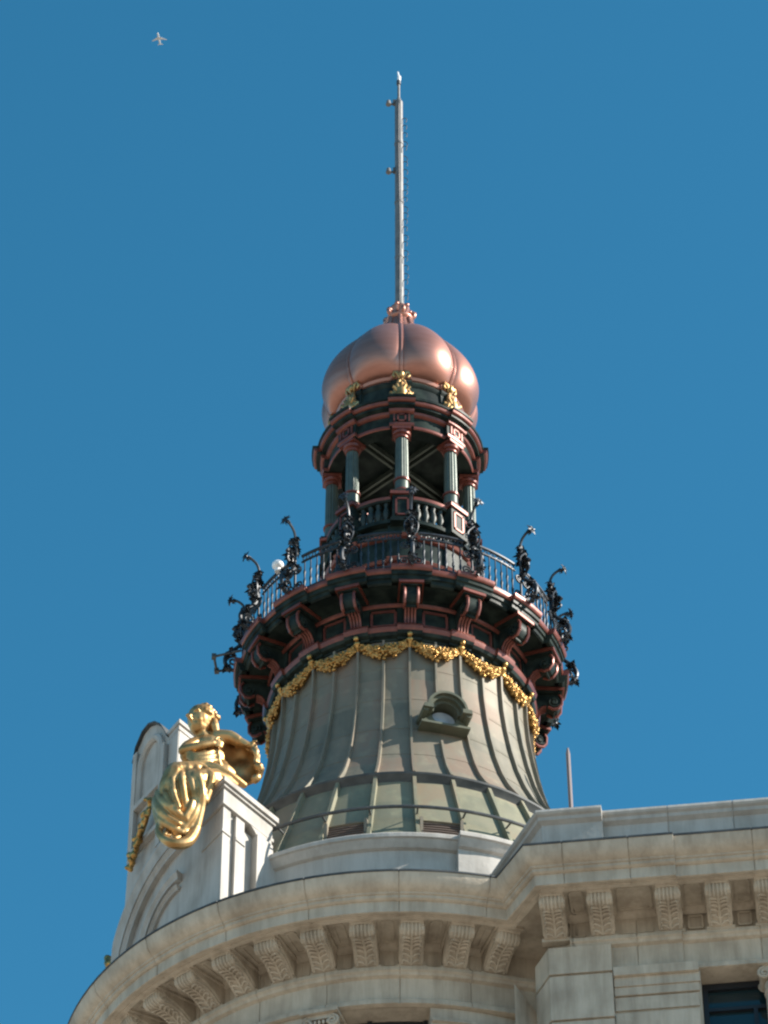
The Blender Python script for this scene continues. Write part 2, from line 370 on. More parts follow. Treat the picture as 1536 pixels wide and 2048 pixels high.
wbox(4.9, 16, -2.5, -1.56, 20, 41.085)
wbox(1.46, 3.00, -1.575, -1.40, 40.98, 41.17); wbox(1.46, 3.01, -1.575, -1.47, 40.78, 40.975); wbox(1.46, 2.99, -1.575, -1.50, 40.60, 40.775); wbox(1.46, 2.97, -1.575, -1.52, 40.28, 40.56)
for z in (39.2, 38.1): wbox(1.46, 2.97, -1.575, -1.50, z, z + 1.0)
wbox(16 - .6, 16, -9, -2.5, 20, 42.4)
mb.build("wall", STONE, bld, 30)
# windows
def window(build_frame, build_pane):
    f = MB(); build_frame(f); fo = f.build("window", FRAME, bld); p = MB(); build_pane(p); p.build("pane", GLASS, fo)
def f1(f):
    B = Matrix((TW, NW, Vector((0, 0, 1)))).transposed()
    for s0, s1, z0, z1 in [(3.03, 3.12, 38.4, 41.06), (4.80, 4.89, 38.4, 41.06), (3.12, 4.80, 40.93, 41.06), (3.12, 4.80, 40.46, 40.53), (3.92, 4.0, 38.4, 40.46)]:
        f.box((W(s0, -2.0, z0) + W(s1, -2.1, z1)) / 2, ((s1 - s0) / 2, .05, (z1 - z0) / 2), 0, B)
window(f1, lambda p: p.box((W(3.02, -2.1, 38.4) + W(4.9, -2.1, 41.06)) / 2, (.94, .02, 1.33), 0, Matrix((TW, NW, Vector((0, 0, 1)))).transposed()))
for a0, a1 in [(-70, -57), (-46, -33), (-20, 5.6)]:
    def f2(f):
        R = RWL - .42
        f.lathe([(R, 41.05), (R, 40.93), (R - .06, 40.93)], [(a0 + (a1 - a0) * i / 6, 0) for i in range(7)])
        for a in (a0 + .5, (a0 + a1) / 2, a1 - .5): f.box(pt(a, R, 39), (.045, .045, 2.05), 0, Matrix.Rotation(rad(a), 3, 'Z'))
    window(f2, lambda p: p.lathe([(RWL - .46, 41.06), (RWL - .46, 37)], [(a0 + (a1 - a0) * i / 6, 0) for i in range(7)]))
# engaged ionic columns beside the windows
def ionic(p, rz):
    m = MB()
    m.lathe([(.27, 34.0 - 41), (.255, -.62), (.275, -.60), (.285, -.57), (.275, -.54), (.25, -.53), (.27, -.40), (.24, -.34)], full(20), centre=(0, 0))
    c = MB()
    for sg in (-1, 1):
        for dd in (-.22, .22):
            c.tube([pol(a * 1.0, dd, b) for a, b in spiral(sg * .25, -.25, .12, .02, math.pi / 2, 1.7 * -sg)], .03, 6)
        c.tube([pol(sg * .25, -.2, -.25), pol(sg * .25, 0, -.25), pol(sg * .25, .2, -.25)], [.12, .085, .12], 12)
    c.box(pol(0, 0, -.13), (.27, .22, .05)); c.box(pol(0, 0, -.045), (.36, .30, .04))
    for i in range(5): c.ell(pol(-.16 + .08 * i, .24, -.27), (.03, .03, .05), nu=6, nv=4)
    o = link("column", m.mesh("column", STONE), bld, p, rz); k = bpy.data.objects.new("capital", c.mesh("capital", STONE)); COL.objects.link(k); k.parent = o
for a in (-16.5, -43): ionic(pt(a, RWL - .08, 41.05), rad(a))
ionic(W(4.42, -1.66, 41.07), math.atan2(TW.y, TW.x))

# attic parapet over the wing
mb = MB()
apro = [(-1.2, 44.52), (0.0, 44.50), (.015, 44.44), (-.01, 44.40), (-.06, 44.37), (-.07, 44.30), (-.16, 44.24), (-.17, 43.10)]
a0 = (W(.2, -.92, 0) + Vector((-.40, .916, 0)) * 2.6)
mb.sweep(apro, [(a0.x, a0.y), wxy(.2, -.85), (*wxy(1.42, -.85), NW.x, NW.y, 0), (*wxy(1.425, -1.02), NW.x, NW.y, 0)] + [q for k in range(1, 12) for q in joint(wxy(1.425, -1.02), wxy(16, -1.02), k / 12)] + [wxy(16, -1.02), wxy(16, -8)])
mb.build("attic_parapet", STONE_W, bld, 25)

# stone kerb that carries the metal roof
mb = MB()
kst = [(-128, 0)] + [(-124 + 4 * i, 0) for i in range(34)] + [(12.3, 0), (12.3, .16), (16, .16), (20, .16), (25, .16), (30, .16), (33, .16), (33, 0), (40, 0), (60, 0), (90, 0)]
mb.lathe([(4.5, 45.30), (5.08, 45.27), (5.10, 45.24), (5.10, 45.16), (5.06, 45.14), (5.02, 45.06), (4.97, 44.99), (4.90, 44.96), (4.885, 43.0)], kst)
mb.build("roof_kerb", STONE_W, bld, 25)

# ------------------------------------------------------------------ arched gable on the round front
T = Vector((.54, -.84, 0)).normalized(); DP = Vector((.6, .8, 0)); NG = Vector((-.84, -.54, 0)).normalized()
P0 = Vector((-3.417, -5.352, 0))
def G(u, z, v=0.0): return P0 + T * u + NG * v + Vector((0, 0, z))          # v out of the face
def Gd(u, z, d=0.0): return P0 + T * u + DP * d + Vector((0, 0, z))         # d back along the return
mb = MB()
crest = [(-3.93, 43.0), (-3.97, 44.8), (-3.93, 46.6), (-3.84, 47.4), (-3.87, 48.6), (-3.89, 49.45), (-3.80, 49.78), (-3.54, 50.03), (-3.28, 50.06), (-3.0, 49.92), (-2.75, 49.68), (-2.60, 49.44), (-2.44, 49.16)]
outl = crest + [(-2.02, 49.2), (-2.02, 47.6), (-1.75, 47.2), (-1.3, 46.9), (-.78, 46.3), (-.78, 43.0)]
mb.prism(outl, lambda u, z, d: Gd(u, z, d), .06, .95)
gab = mb.build("gable", STONE_W, bld, 25)
mb = MB()                                                            # lead flashing over the crest
for i in range(5, len(crest) - 1):
    (u0, z0), (u1, z1) = crest[i], crest[i + 1]
    mb.add([Gd(u0, z0 + .005, -.03), Gd(u1, z1 + .005, -.03), Gd(u1, z1 + .005, 1.0), Gd(u0, z0 + .005, 1.0), Gd(u0, z0 + .045, -.03), Gd(u1, z1 + .045, -.03), Gd(u1, z1 + .045, 1.0), Gd(u0, z0 + .045, 1.0)],
           [(0, 1, 2, 3), (4, 7, 6, 5), (0, 4, 5, 1), (1, 5, 6, 2), (2, 6, 7, 3), (3, 7, 4, 0)])
mb.build("flashing", ZINC, gab, 20)
mb = MB()                                                            # crest block with its moulded cap
def gbox(m, u0, u1, z0, z1, d0, d1, mi=0): m.prism([(u0, z0), (u1, z0), (u1, z1), (u0, z1)], lambda u, z, d: Gd(u, z, d), d0, d1, mi)
gbox(mb, -2.46, -1.96, 49.205, 49.30, .0, 1.0); gbox(mb, -2.42, -2.0, 49.08, 49.2, .03, .99); gbox(mb, -2.40, -2.03, 47.8, 49.075, .035, .97)
mb.build("crest_block", STONE_W, gab, 25)
mb = MB()                                                            # tablet frame and raised strips on the face
for u0, u1, z0, z1 in [(-3.78, -3.62, 46.7, 49.55), (-2.62, -2.46, 46.4, 49.0), (-3.615, -2.625, 48.0, 48.12), (-3.615, -2.625, 46.9, 47.0)]: gbox(mb, u0, u1, z0, z1, -.08, .055)
ar = [(-3.12 + .46 * math.cos(a), 48.95 + .62 * math.sin(a)) for a in [math.pi * i / 14 for i in range(15)]]
mb.tube([Gd(u, z, .03) for u, z in [(-2.66, 48.15)] + ar + [(-3.58, 48.15)]], .085, 8)
mb.build("tablet_frame", STONE_W, gab, 25)
mb = MB()                                                            # archivolt
CU, CZ = -1.87, 43.9
for r0, r1, pr in [(2.02, 2.34, .20), (1.86, 2.015, .12), (1.10, 1.28, .12), (.90, 1.0, .07)]:
    A = [rad(78 + (190 - 78) * i / 26) for i in range(27)]
    V = []; 
    for a in A:
        for r, v in ((r0, 0), (r0, -pr), (r0 + .3 * (r1 - r0), -pr), (r1 - .25 * (r1 - r0), -pr - .06), (r1, -pr - .05), (r1, 0)):
            u = max(CU + r * math.cos(a), -4.02); V.append(Gd(u, CZ + r * math.sin(a), v + .059))
    F = [(i * 6 + j, (i + 1) * 6 + j, (i + 1) * 6 + j + 1, i * 6 + j + 1) for i in range(26) for j in range(5)] + [tuple(range(6)), tuple(26 * 6 + j for j in range(5, -1, -1))]
    mb.add(V, F)
mb.build("archivolt", STONE_W, gab, 25)
mb = MB()                                                            # end pier with stepped return
gbox(mb, -.775, 0, 43.0, 45.72, 0, .22); gbox(mb, -.6, -.07, 43.0, 45.70, .225, .36); gbox(mb, -.62, .03, 43.0, 45.66, .365, .62); gbox(mb, -.7, -.10, 43.0, 45.6, .625, 1.45)
gbox(mb, -.78, .025, 45.08, 45.15, -.025, .223); gbox(mb, -.6, .055, 45.08, 45.15, .362, .64); gbox(mb, -.79, .04, 43.0, 43.5, -.03, .23)
gbox(mb, -.80, .05, 45.725, 45.80, -.05, 1.50); gbox(mb, -.79, .03, 45.805, 46.12, -.03, 1.47); gbox(mb, -.81, .08, 46.125, 46.19, -.06, 1.53); gbox(mb, -.84, .13, 46.195, 46.31, -.10, 1.58)
mb.prism([(.80, 45.72), (1.44, 45.72), (1.44, 45.42), (1.40, 45.28), (1.28, 45.20), (1.14, 45.24), (1.06, 45.36), (1.04, 45.5), (.95, 45.62)], lambda d, z, u: Gd(u, z, d), -.4, .045)
mb.build("pier", STONE_W, gab, 25)
mb = MB()                                                            # scroll console against the return
cons = [(.95, 45.55), (1.42, 45.55), (1.45, 45.2), (1.55, 44.9), (1.75, 44.6), (1.80, 44.3), (1.70, 44.05), (1.50, 43.95), (1.28, 44.0), (1.15, 44.15), (1.0, 44.1), (.95, 43.8)]
mb.prism(cons, lambda d, z, u: Gd(u, z, d), -.25, .12)
mb.tube([Gd(.13, z, d) for d, z in spiral(1.50, 44.26, .27, .04, .3, 1.7, 26)], .035, 6)
mb.build("scroll_console", STONE_W, gab, 25)

# ================================================================== metal corner tower
ZB = 45.2
tower = thing("corner_tower", "bell shaped patinated metal turret with a bracketed balcony, open columned lantern and copper onion dome", "tower", (0, 0, ZB))
PR = [(2.73, 52.25), (2.735, 51.6), (2.77, 51.0), (2.85, 50.4), (2.96, 49.8), (3.11, 49.2), (3.30, 48.65), (3.51, 48.2), (3.70, 47.9), (3.84, 47.70)]
def roofR(z):
    for (r0, z0), (r1, z1) in zip(PR[:-1], PR[1:]):
        if z1 <= z <= z0: return r0 + (r1 - r0) * (z0 - z) / (z0 - z1)
    return 3.84 + (47.6 - z) * (1.02 / 2.32) if z < 47.7 else 2.73
mb = MB()
zs = []; z = 52.25
laps = [51.45, 50.55, 49.6, 48.7]
prof = []
while z > 47.69:
    prof.append((roofR(max(z, 47.7)), z))
    nz = z - .12
    for lp in laps:
        if nz < lp <= z and z != lp:
            prof.append((roofR(lp) + .004, lp)); prof.append((roofR(lp) - .002, lp - .003))
    z = nz
prof += [(3.88, 47.70), (3.97, 47.685, 1), (4.0, 47.66, 1), (3.99, 47.62, 1), (3.93, 47.55, 1), (3.89, 47.48)]  # dark metal on lip and underside paints in the ledge's shade
prof += [(roofR(zz) , zz, 2) for zz in (47.475, 47.2, 46.8, 46.4, 46.0, 45.6, 45.42)] + [(4.90, 45.41), (4.92, 45.30), (4.86, 45.28)]
mb.lathe(prof, full(192))
roof = mb.build("roof", [PATINA, ZINC, PATINA_G], tower, 20)
def seam_mesh():
    m = MB(); pz = [52.2 - .15 * i for i in range(31)]
    pts = [(roofR(max(zz, 47.72)), max(zz, 47.72)) for zz in pz]
    def rib(P, hw, h):
        V = []
        for i, (R, zz) in enumerate(P):
            a = P[max(0, i - 1)]; b_ = P[min(len(P) - 1, i + 1)]; d = Vector((b_[0] - a[0], b_[1] - a[1])).normalized(); nn = Vector((-d.y, d.x))
            if nn.x < 0: nn = -nn
            for uu, hh in ((-hw, -.02), (-hw * .8, h), (hw * .8, h), (hw, -.02)): V.append(pol(uu, R + nn.x * hh, zz + nn.y * hh))
        F = [(i * 4 + j, i * 4 + (j + 1) % 4, (i + 1) * 4 + (j + 1) % 4, (i + 1) * 4 + j) for i in range(len(P) - 1) for j in range(4)] + [(0, 1, 2, 3), tuple(4 * len(P) - 1 - j for j in range(4))]
        m.add(V, F)
    return m, rib, pts
def build_seams():
    m, rib, pts = seam_mesh(); rib(pts, .03, .085); up = m.mesh("standing_seam", PATINA, 30)
    m, rib, pts = seam_mesh(); rib([p for p in pts if p[1] > 50.5], .03, .085); cut = m.mesh("standing_seam", PATINA, 30)
    m, rib, pts = seam_mesh(); rib([p for p in pts if p[1] < 49.35], .03, .085); cut2 = m.mesh("standing_seam", PATINA, 30)
    m, rib, pts = seam_mesh(); rib([(roofR(zz), zz) for zz in (47.57, 47.2, 46.8, 46.4, 46, 45.6, 45.36)], .045, .105); low = m.mesh("skirt_rib", PATINA_G, 30)
    for k in range(-10, 11):
        a = D16 + 11.25 * k
        link("standing_seam", cut if k == 1 else up, tower, rz=rad(a))
        if k == 1: link("standing_seam", cut2, tower, rz=rad(a))
        link("skirt_rib", low, tower, rz=rad(a))
build_seams()
for k in (-2, 0):                                                    # louvred vents between skirt ribs
    mb = MB()
    a = D16 + 11.25 * (k + .5)
    for i in range(5):
        zz = 45.46 + .085 * i
        mb.lathe([(roofR(zz) + .02, zz + .05), (roofR(zz) + .065, zz), (roofR(zz) + .02, zz - .01)], [(a - 4.6 + 9.2 * j / 4, 0) for j in range(5)], mi=1)
    for sg in (-1, 1): mb.box(pt(a + sg * 4.8, roofR(45.6) + .02, 45.65), (.03, .06, .24), 0, Matrix.Rotation(rad(a), 3, 'Z'))
    mb.lathe([(roofR(45.95) + .0, 45.95), (roofR(45.9) + .08, 45.9), (roofR(45.9), 45.86)], [(a - 5 + 10 * j / 4, 0) for j in range(5)])
    mb.build("vent", [PATINA, VENT], tower)
# little round topped dormer
DA = D16 + 11.25 + 1.0
mb = MB(); RD = 2.96
def dl(u, v, z): return pol(u * .86, RD + v, 49.86 + z * .90)
arcp = lambda r0, r1, n=18, e=.06: [(r * math.cos(math.pi * i / n), r * math.sin(math.pi * i / n)) for r, rng in ((r1, range(n + 1)), (r0, range(n, -1, -1))) for i in rng]
for r0, r1, v0, v1 in [(.30, .37, -.35, .34), (.37, .44, -.4, .44), (.44, .50, -.45, .52)]:
    mb.prism(arcp(r0, r1), lambda u, z, d: dl(u, d, z), v0, v1)
mb.prism([(-.50, -.30), (.50, -.30), (.50, -.02)] + [(.30 * math.cos(q), -.02 - .235 * math.sin(q)) for q in [math.pi * i / 10 for i in range(11)]] + [(-.50, -.02)], lambda u, z, d: dl(u, d, z), -.3, .24)
mb.prism([(-.60, -.30), (.60, -.30), (.60, -.36), (-.60, -.36)], lambda u, z, d: dl(u, d, z), -.3, .36)
for sg in (-1, 1):
    mb.prism([(sg * .36, .04), (sg * .58, .04), (sg * .60, -.07), (sg * .36, -.07)], lambda u, z, d: dl(u, d, z), -.2, .54)
    mb.tube([dl(sg * .53, v, -.06) for v in (-.1, .48)], .075, 10)
dm = link("dormer", mb.mesh("dormer", PATINA_SHADED, 30), tower, rz=rad(DA))
mb = MB()
mb.prism([(.30 * math.cos(2 * math.pi * i / 24), -.02 + .235 * math.sin(2 * math.pi * i / 24)) for i in range(24)], lambda u, z, d: dl(u, d, z), -.05, .12)
o = bpy.data.objects.new("pane", mb.mesh("pane", PANE)); COL.objects.link(o); o.parent = dm
def lift(m):                        # the deck sits .15 m above the first survey; the wall below it stretches
    m.v = [(x, y, z + .10 * min(1, max(0, (z - 52.27) / .06)) + .05 * min(1, max(0, (z - 52.45) / .45))) for x, y, z in m.v]; return m
# balcony: drum, deck with broken cornice, brackets
mb = MB()
st16 = ressaut(16, D16, 6.9, .13)
# 0 dark, 1 copper
mb.lathe([(2.70, 52.20), (2.76, 52.215), (2.77, 52.26), (2.86, 52.275), (2.90, 52.30, 1), (2.93, 52.36, 1), (2.91, 52.42), (2.80, 52.44), (2.78, 52.94)], ressaut(16, D16, 5.2, .06), 0)
lift(mb).build("balcony_drum", [DARK, COPPER_TRIM], tower, 25)
mb = MB()
mb.lathe([(2.70, 52.90), (2.86, 52.905, 1), (2.90, 52.935, 1), (2.91, 52.975, 1), (2.87, 52.99), (2.87, 53.10), (3.32, 53.11)], full(128), 0)
mb.lathe([(3.28, 53.105), (3.36, 53.09), (3.40, 53.12), (3.41, 53.21), (3.45, 53.22), (3.455, 53.30), (3.48, 53.31, 1), (3.50, 53.33, 1), (3.52, 53.38, 1), (3.52, 53.44, 1), (3.48, 53.45), (1.5, 53.50)], st16, 0)
lift(mb).build("balcony_deck", [DARK, COPPER_TRIM], tower, 25)
for k in range(-6, 6):                                              # framed panels on the drum wall
    a = D16 + 22.5 * (k + .5)
    P = [pt(a - 5.2, 2.79, 52.50), pt(a + 5.2, 2.79, 52.50), pt(a + 5.2, 2.79, 52.86), pt(a - 5.2, 2.79, 52.86)]
    mb = MB(); frame4(mb, P, .028, pt(a, 1, 0)); lift(mb).build("panel_frame", COPPER_TRIM, tower)
def bracket_mesh():
    m = MB(); hw = .155
    def S2(poly, x0, x1, mi): m.prism(poly, lambda v, z, d: pol(d, v, z), x0, x1, mi)
    # cap block with copper moulding
    m.box(pol(0, 3.13, 53.065), (.265, .40, .035), 1); m.box(pol(0, 3.11, 53.01), (.225, .37, .018))
    body = [(2.70, 52.99), (3.43, 52.99), (3.46, 52.90), (3.45, 52.74), (3.38, 52.64), (3.28, 52.61), (3.18, 52.66), (3.10, 52.72), (3.0, 52.68), (2.93, 52.58), (2.90, 52.45), (2.89, 52.40), (2.70, 52.40)]
    S2(body, -hw + .03, hw - .03, 0)
    for sg in (-1, 1):                                               # copper volute rims
        pth = [(3.42, 52.98), (3.475, 52.88), (3.46, 52.72), (3.38, 52.62), (3.27, 52.60), (3.17, 52.65)]
        V = []
        m.tube([pol(sg * (hw - .015), a, b) for a, b in pth], .034, 6, 1)
        m.tube([pol(sg * hw, a, b) for a, b in spiral(3.29, 52.78, .13, .03, -.4, -1.4, 24)], .02, 6, 0)
        m.ell(pol(sg * hw, 3.29, 52.78), (.02, .05, .05), nu=8, nv=5, mi=0)
    for x in (-.10, -.035, .035, .10):                               # reeded shank
        m.tube([pol(x, a, b) for a, b in [(3.13, 52.70), (3.02, 52.66), (2.945, 52.56), (2.92, 52.45), (2.93, 52.39)]], .026, 6, 1)
    m.tube([pol(-.11, 3.30, 52.585), pol(.11, 3.30, 52.585)], .03, 6, 0)
    return lift(m).mesh("balcony_bracket", [DARK, COPPER_TRIM], 32)
BM = bracket_mesh()
for a in A16: link("balcony_bracket", BM, tower, rz=rad(a))
# gilded garlands
def garland_mesh():
    m = MB(); rnd = random.Random(11)
    for i in range(420):
        t = rnd.random(); th = 22.5 * t; sag = 4 * t * (1 - t)
        zc = 52.16 - .32 * sag; w_ = .05 + .14 * sag ** .8
        q = rnd.uniform(0, 2 * math.pi); rr = w_ * math.sqrt(rnd.random())
        zz = zc + rr * math.sin(q) * 1.05; R = max(roofR(zz), 2.73) + .05 + .12 * sag * math.sqrt(max(0, 1 - (rr / w_) ** 2)) + rnd.uniform(0, .02)
        s_ = rnd.uniform(.024, .045)
        B = Matrix.Rotation(rnd.uniform(0, 6.28), 3, 'Z') @ Matrix.Rotation(rnd.uniform(0, 3), 3, 'X')
        m.ell(pt(th, R, zz), (s_ * 1.25, s_, s_ * .75), B, 6, 4)
    m.tube([pt(22.5 * i / 14, 2.78, 52.17 - .30 * 4 * (i / 14) * (1 - i / 14)) for i in range(15)], [.035 + .07 * (4 * (i / 14) * (1 - i / 14)) ** .8 for i in range(15)], 8)
    m.ell(pol(0, 2.92, 52.26), (.062, .062, .07)); m.ell(pol(0, 2.87, 52.16), (.075, .05, .06)); m.tube([pol(0, 2.86, 52.12), pol(.0, 2.80, 51.98)], [.05, .02], 6)
    return m.mesh("garland", GOLD_R, 60)
GM = garland_mesh()
for a in A16: link("garland", GM, tower, rz=rad(a))

# lantern drum
mb = MB()
mb.lathe([(1.80, 53.50), (1.80, 53.80), (1.74, 53.84), (1.74, 54.05, 1), (1.78, 54.07, 1), (1.78, 54.16, 1), (1.74, 54.18), (1.64, 54.22, 1), (1.64, 55.40, 1), (1.70, 55.43, 1), (1.74, 55.50, 1), (1.70, 55.55), (1.66, 55.58), (1.66, 56.10, 1),
          (1.72, 56.13, 1), (1.76, 56.20, 1), (1.72, 56.24), (1.62, 56.28), (1.55, 56.62), (0, 56.66)], ressaut(8, DL, 11, .07), 0)
mb.build("lantern_drum", [DARK, COPPER_TRIM], tower, 25)
for k in range(-6, 7):
    mb = MB()
    a = DL + 22.5 * k + (11.25 if 0 else 0)
    e = .07 if k % 2 == 0 else 0
    frame4(mb, [pt(a - 5.5, 1.65 + e, 54.42), pt(a + 5.5, 1.65 + e, 54.42), pt(a + 5.5, 1.65 + e, 55.2), pt(a - 5.5, 1.65 + e, 55.2)], .03, pt(a, 1, 0))
    mb.build("drum_panel_frame", COPPER_TRIM, tower)
def pedestal_mesh():
    m = MB()
    m.box(pol(0, 1.56, 57.02), (.215, .215, .44)); m.box(pol(0, 1.56, 56.62), (.26, .26, .05)); m.box(pol(0, 1.56, 57.43), (.265, .265, .045), 1); m.box(pol(0, 1.56, 57.51), (.235, .235, .035))
    frame4b = [pol(-.13, 1.78, 56.78), pol(.13, 1.78, 56.78), pol(.13, 1.78, 57.26), pol(-.13, 1.78, 57.26)]
    for i in range(4):
        a, b = frame4b[i], frame4b[(i + 1) % 4]; d = b - a
        m.box((a + b) / 2, (abs(d.x) / 2 + .022, .02, abs(d.z) / 2 + .022), 1)
    return m.mesh("pedestal", [DARK, COPPER_TRIM], 30)
PM = pedestal_mesh()
def column_meshes():
    sh = MB(); nfl = 14; n = nfl * 4; V = []
    lv = [(57.98, .150), (58.2, .150), (58.8, .146), (59.28, .138)]
    for zz, r in lv:
        for j in range(n):
            a = 2 * math.pi * j / n; rr = r * (1, .955, .90, .955)[j % 4]
            V.append(pol(rr * math.sin(a), 1.56 + rr * math.cos(a), zz))
    F = [(i * n + j, i * n + (j + 1) % n, (i + 1) * n + (j + 1) % n, (i + 1) * n + j) for i in range(3) for j in range(n)]
    sh.add(V, F); sh.lathe([(0, 57.97), (.155, 57.97), (.158, 57.62)], full(24), centre=(0, -1.56))
    cp = MB(); cp.lathe([(.14, 59.27), (.165, 59.28), (.168, 59.31), (.15, 59.325), (.15, 59.36), (.20, 59.38), (.215, 59.44), (.20, 59.46)], full(24), centre=(0, -1.56)); cp.box(pol(0, 1.56, 59.50), (.215, .215, .04))
    bs = MB(); bs.lathe([(.15, 57.94), (.185, 57.95), (.19, 57.99), (.15, 58.01)], full(24), centre=(0, -1.56)); bs.lathe([(.155, 57.67), (.185, 57.66), (.195, 57.62), (.185, 57.59), (.215, 57.57), (.215, 57.545)], full(24), centre=(0, -1.56))
    return sh.mesh("column", COLUMN, 30), cp.mesh("capital", COPPER_TRIM, 30), bs.mesh("base", COPPER_TRIM, 30)
SM, CPM, BSM = column_meshes()
def sub(name, me, par):
    o = bpy.data.objects.new(name, me); COL.objects.link(o); o.parent = par; return o
for a in A8:
    link("pedestal", PM, tower, rz=rad(a))
    c = link("lantern_column", SM, tower, rz=rad(a)); sub("capital", CPM, c); sub("base", BSM, c)
# balustrade between pedestals
def baluster_prof(x, y): return None
def balustrade_mesh():
    m = MB()
    st = [(8.5 + 28 * i / 10, 0) for i in range(11)]
    m.lathe([(1.46, 57.40), (1.46, 57.30), (1.66, 57.29), (1.69, 57.34, 1), (1.70, 57.42, 1), (1.66, 57.44), (1.46, 57.44)], st)
    m.lathe([(1.46, 56.64), (1.68, 56.64), (1.68, 56.74), (1.48, 56.75)], st)
    for i in range(4):
        p = pt(12.5 + 20 * i / 3, 1.58, 0)
        m.lathe([(.06, 56.74), (.06, 56.80), (.035, 56.82), (.085, 56.95), (.075, 57.05), (.04, 57.2), (.06, 57.24), (.06, 57.30)], full(12), centre=(p.x, p.y), mi=2)
    return m.mesh("balustrade", [DARK, COPPER_TRIM, BALUSTER], 40)
BLM = balustrade_mesh()
for a in A8: link("balustrade", BLM, tower, rz=rad(a))
# entablature and ceiling
mb = MB()
stE = ressaut(8, DL, 9.0, .11, sub=4)
mb.lathe([(1.36, 59.58), (1.36, 59.545), (1.62, 59.54), (1.66, 59.545, 1), (1.68, 59.57, 1), (1.685, 59.63, 1), (1.66, 59.645), (1.65, 59.66), (1.65, 59.93, 1), (1.68, 59.94, 1), (1.72, 59.97, 1), (1.735, 60.03, 1), (1.70, 60.045),
          (1.74, 60.06), (1.82, 60.075), (1.825, 60.14, 1), (1.855, 60.145, 1), (1.885, 60.17, 1), (1.90, 60.22, 1), (1.89, 60.235), (1.92, 60.245), (1.93, 60.30), (1.60, 60.36)], stE)
mb.build("entablature", [DARK, COPPER_TRIM], tower, 25)
mb = MB(); mb.lathe([(0, 59.98), (1.40, 59.98), (1.40, 59.56), (1.37, 59.56)], full(64))
for k in range(4):
    a = DL + 45 + 90 * k; B_ = Matrix.Rotation(rad(a), 3, 'Z')
    for sg in (-1, 1): mb.box(pt(a, .75, 59.90) + B_ @ Vector((sg * .075, 0, 0)), (.028, .66, .07), 1, B_)
mb.lathe([(0, 59.72), (.16, 59.74), (.18, 59.80), (.14, 59.86), (.2, 59.97)], full(20))
mb.build("lantern_ceiling", [DARK, COLUMN], tower, 25)
def frieze_panel():
    m = MB()
    P = [pol(-.085, 1.765, 59.70), pol(.085, 1.765, 59.70), pol(.085, 1.765, 59.90), pol(-.085, 1.765, 59.90)]
    for i in range(4):
        a, b = P[i], P[(i + 1) % 4]; d = b - a
        m.box((a + b) / 2, (abs(d.x) / 2 + .02, .018, abs(d.z) / 2 + .02), 0)
    for sg in (-1, 1): m.box(pol(sg * .17, 1.765, 59.8), (.018, .016, .115))
    return m.mesh("frieze_panel", COPPER_TRIM)
FP = frieze_panel()
for a in A8: link("frieze_panel", FP, tower, rz=rad(a))
mb = MB()
mb.lathe([(1.66, 60.33), (1.66, 60.42), (1.60, 60.46), (1.54, 60.50), (1.49, 61.06), (1.52, 61.10), (1.54, 61.17), (1.50, 61.24), (1.44, 61.27, 1), (1.50, 61.30, 1), (1.53, 61.37, 1), (1.46, 61.42)], ressaut(8, DL, 9, .05, sub=4), 0)
mb.build("dome_base", [DARK, COPPER], tower, 25)
# copper onion dome: eight gores
mb = MB(); NA = 8 * 20
op = [(1.42, 61.38), (1.58, 61.42), (1.73, 61.54), (1.84, 61.76), (1.89, 62.02), (1.86, 62.30), (1.76, 62.63), (1.59, 62.97), (1.38, 63.29), (1.16, 63.56), (.92, 63.79), (.68, 63.98), (.48, 64.16), (.36, 64.38), (.30, 64.62), (.27, 64.85)]
from itertools import chain
def cr(P, k=4):
    out_ = []
    for i in range(len(P) - 1):
        p0, p1, p2, p3 = P[max(0, i - 1)], P[i], P[i + 1], P[min(len(P) - 1, i + 2)]
        for j in range(k):
            t = j / k
            out_.append(tuple(.5 * (2 * p1[c] + (p2[c] - p0[c]) * t + (2 * p0[c] - 5 * p1[c] + 4 * p2[c] - p3[c]) * t * t + (3 * p1[c] - p0[c] - 3 * p2[c] + p3[c]) * t ** 3) for c in range(len(p1))))
    return out_ + [P[-1]]
opf = cr(op, 3); nP = len(opf); V = []
def gore(a): 
    x = ((a - DL) % 45) / 45; return .905 + .10 * math.sin(math.pi * x) ** .66
for i in range(NA):
    a = DL + 360 * i / NA
    for R, zz in opf:
        f = 1 + (gore(a) - 1) * min(1, max(0, (R - .3) / .8)); V.append(pt(a, R * f, zz))
mb.add(V, [(i * nP + j, ((i + 1) % NA) * nP + j, ((i + 1) % NA) * nP + j + 1, i * nP + j + 1) for i in range(NA) for j in range(nP - 1)])
dome = mb.build("onion_dome", COPPER, tower, 30)
rm = MB(); rm.tube([pol(0, R * (1 + (.905 - 1) * min(1, max(0, (R - .3) / .8))) + .015, zz) for R, zz in opf[:-2]], .055, 8); RM = rm.mesh("rib", COPPER)
for a in A8:
    r_ = link("rib", RM, dome, rz=rad(a)); r_.location = (0, 0, 0)
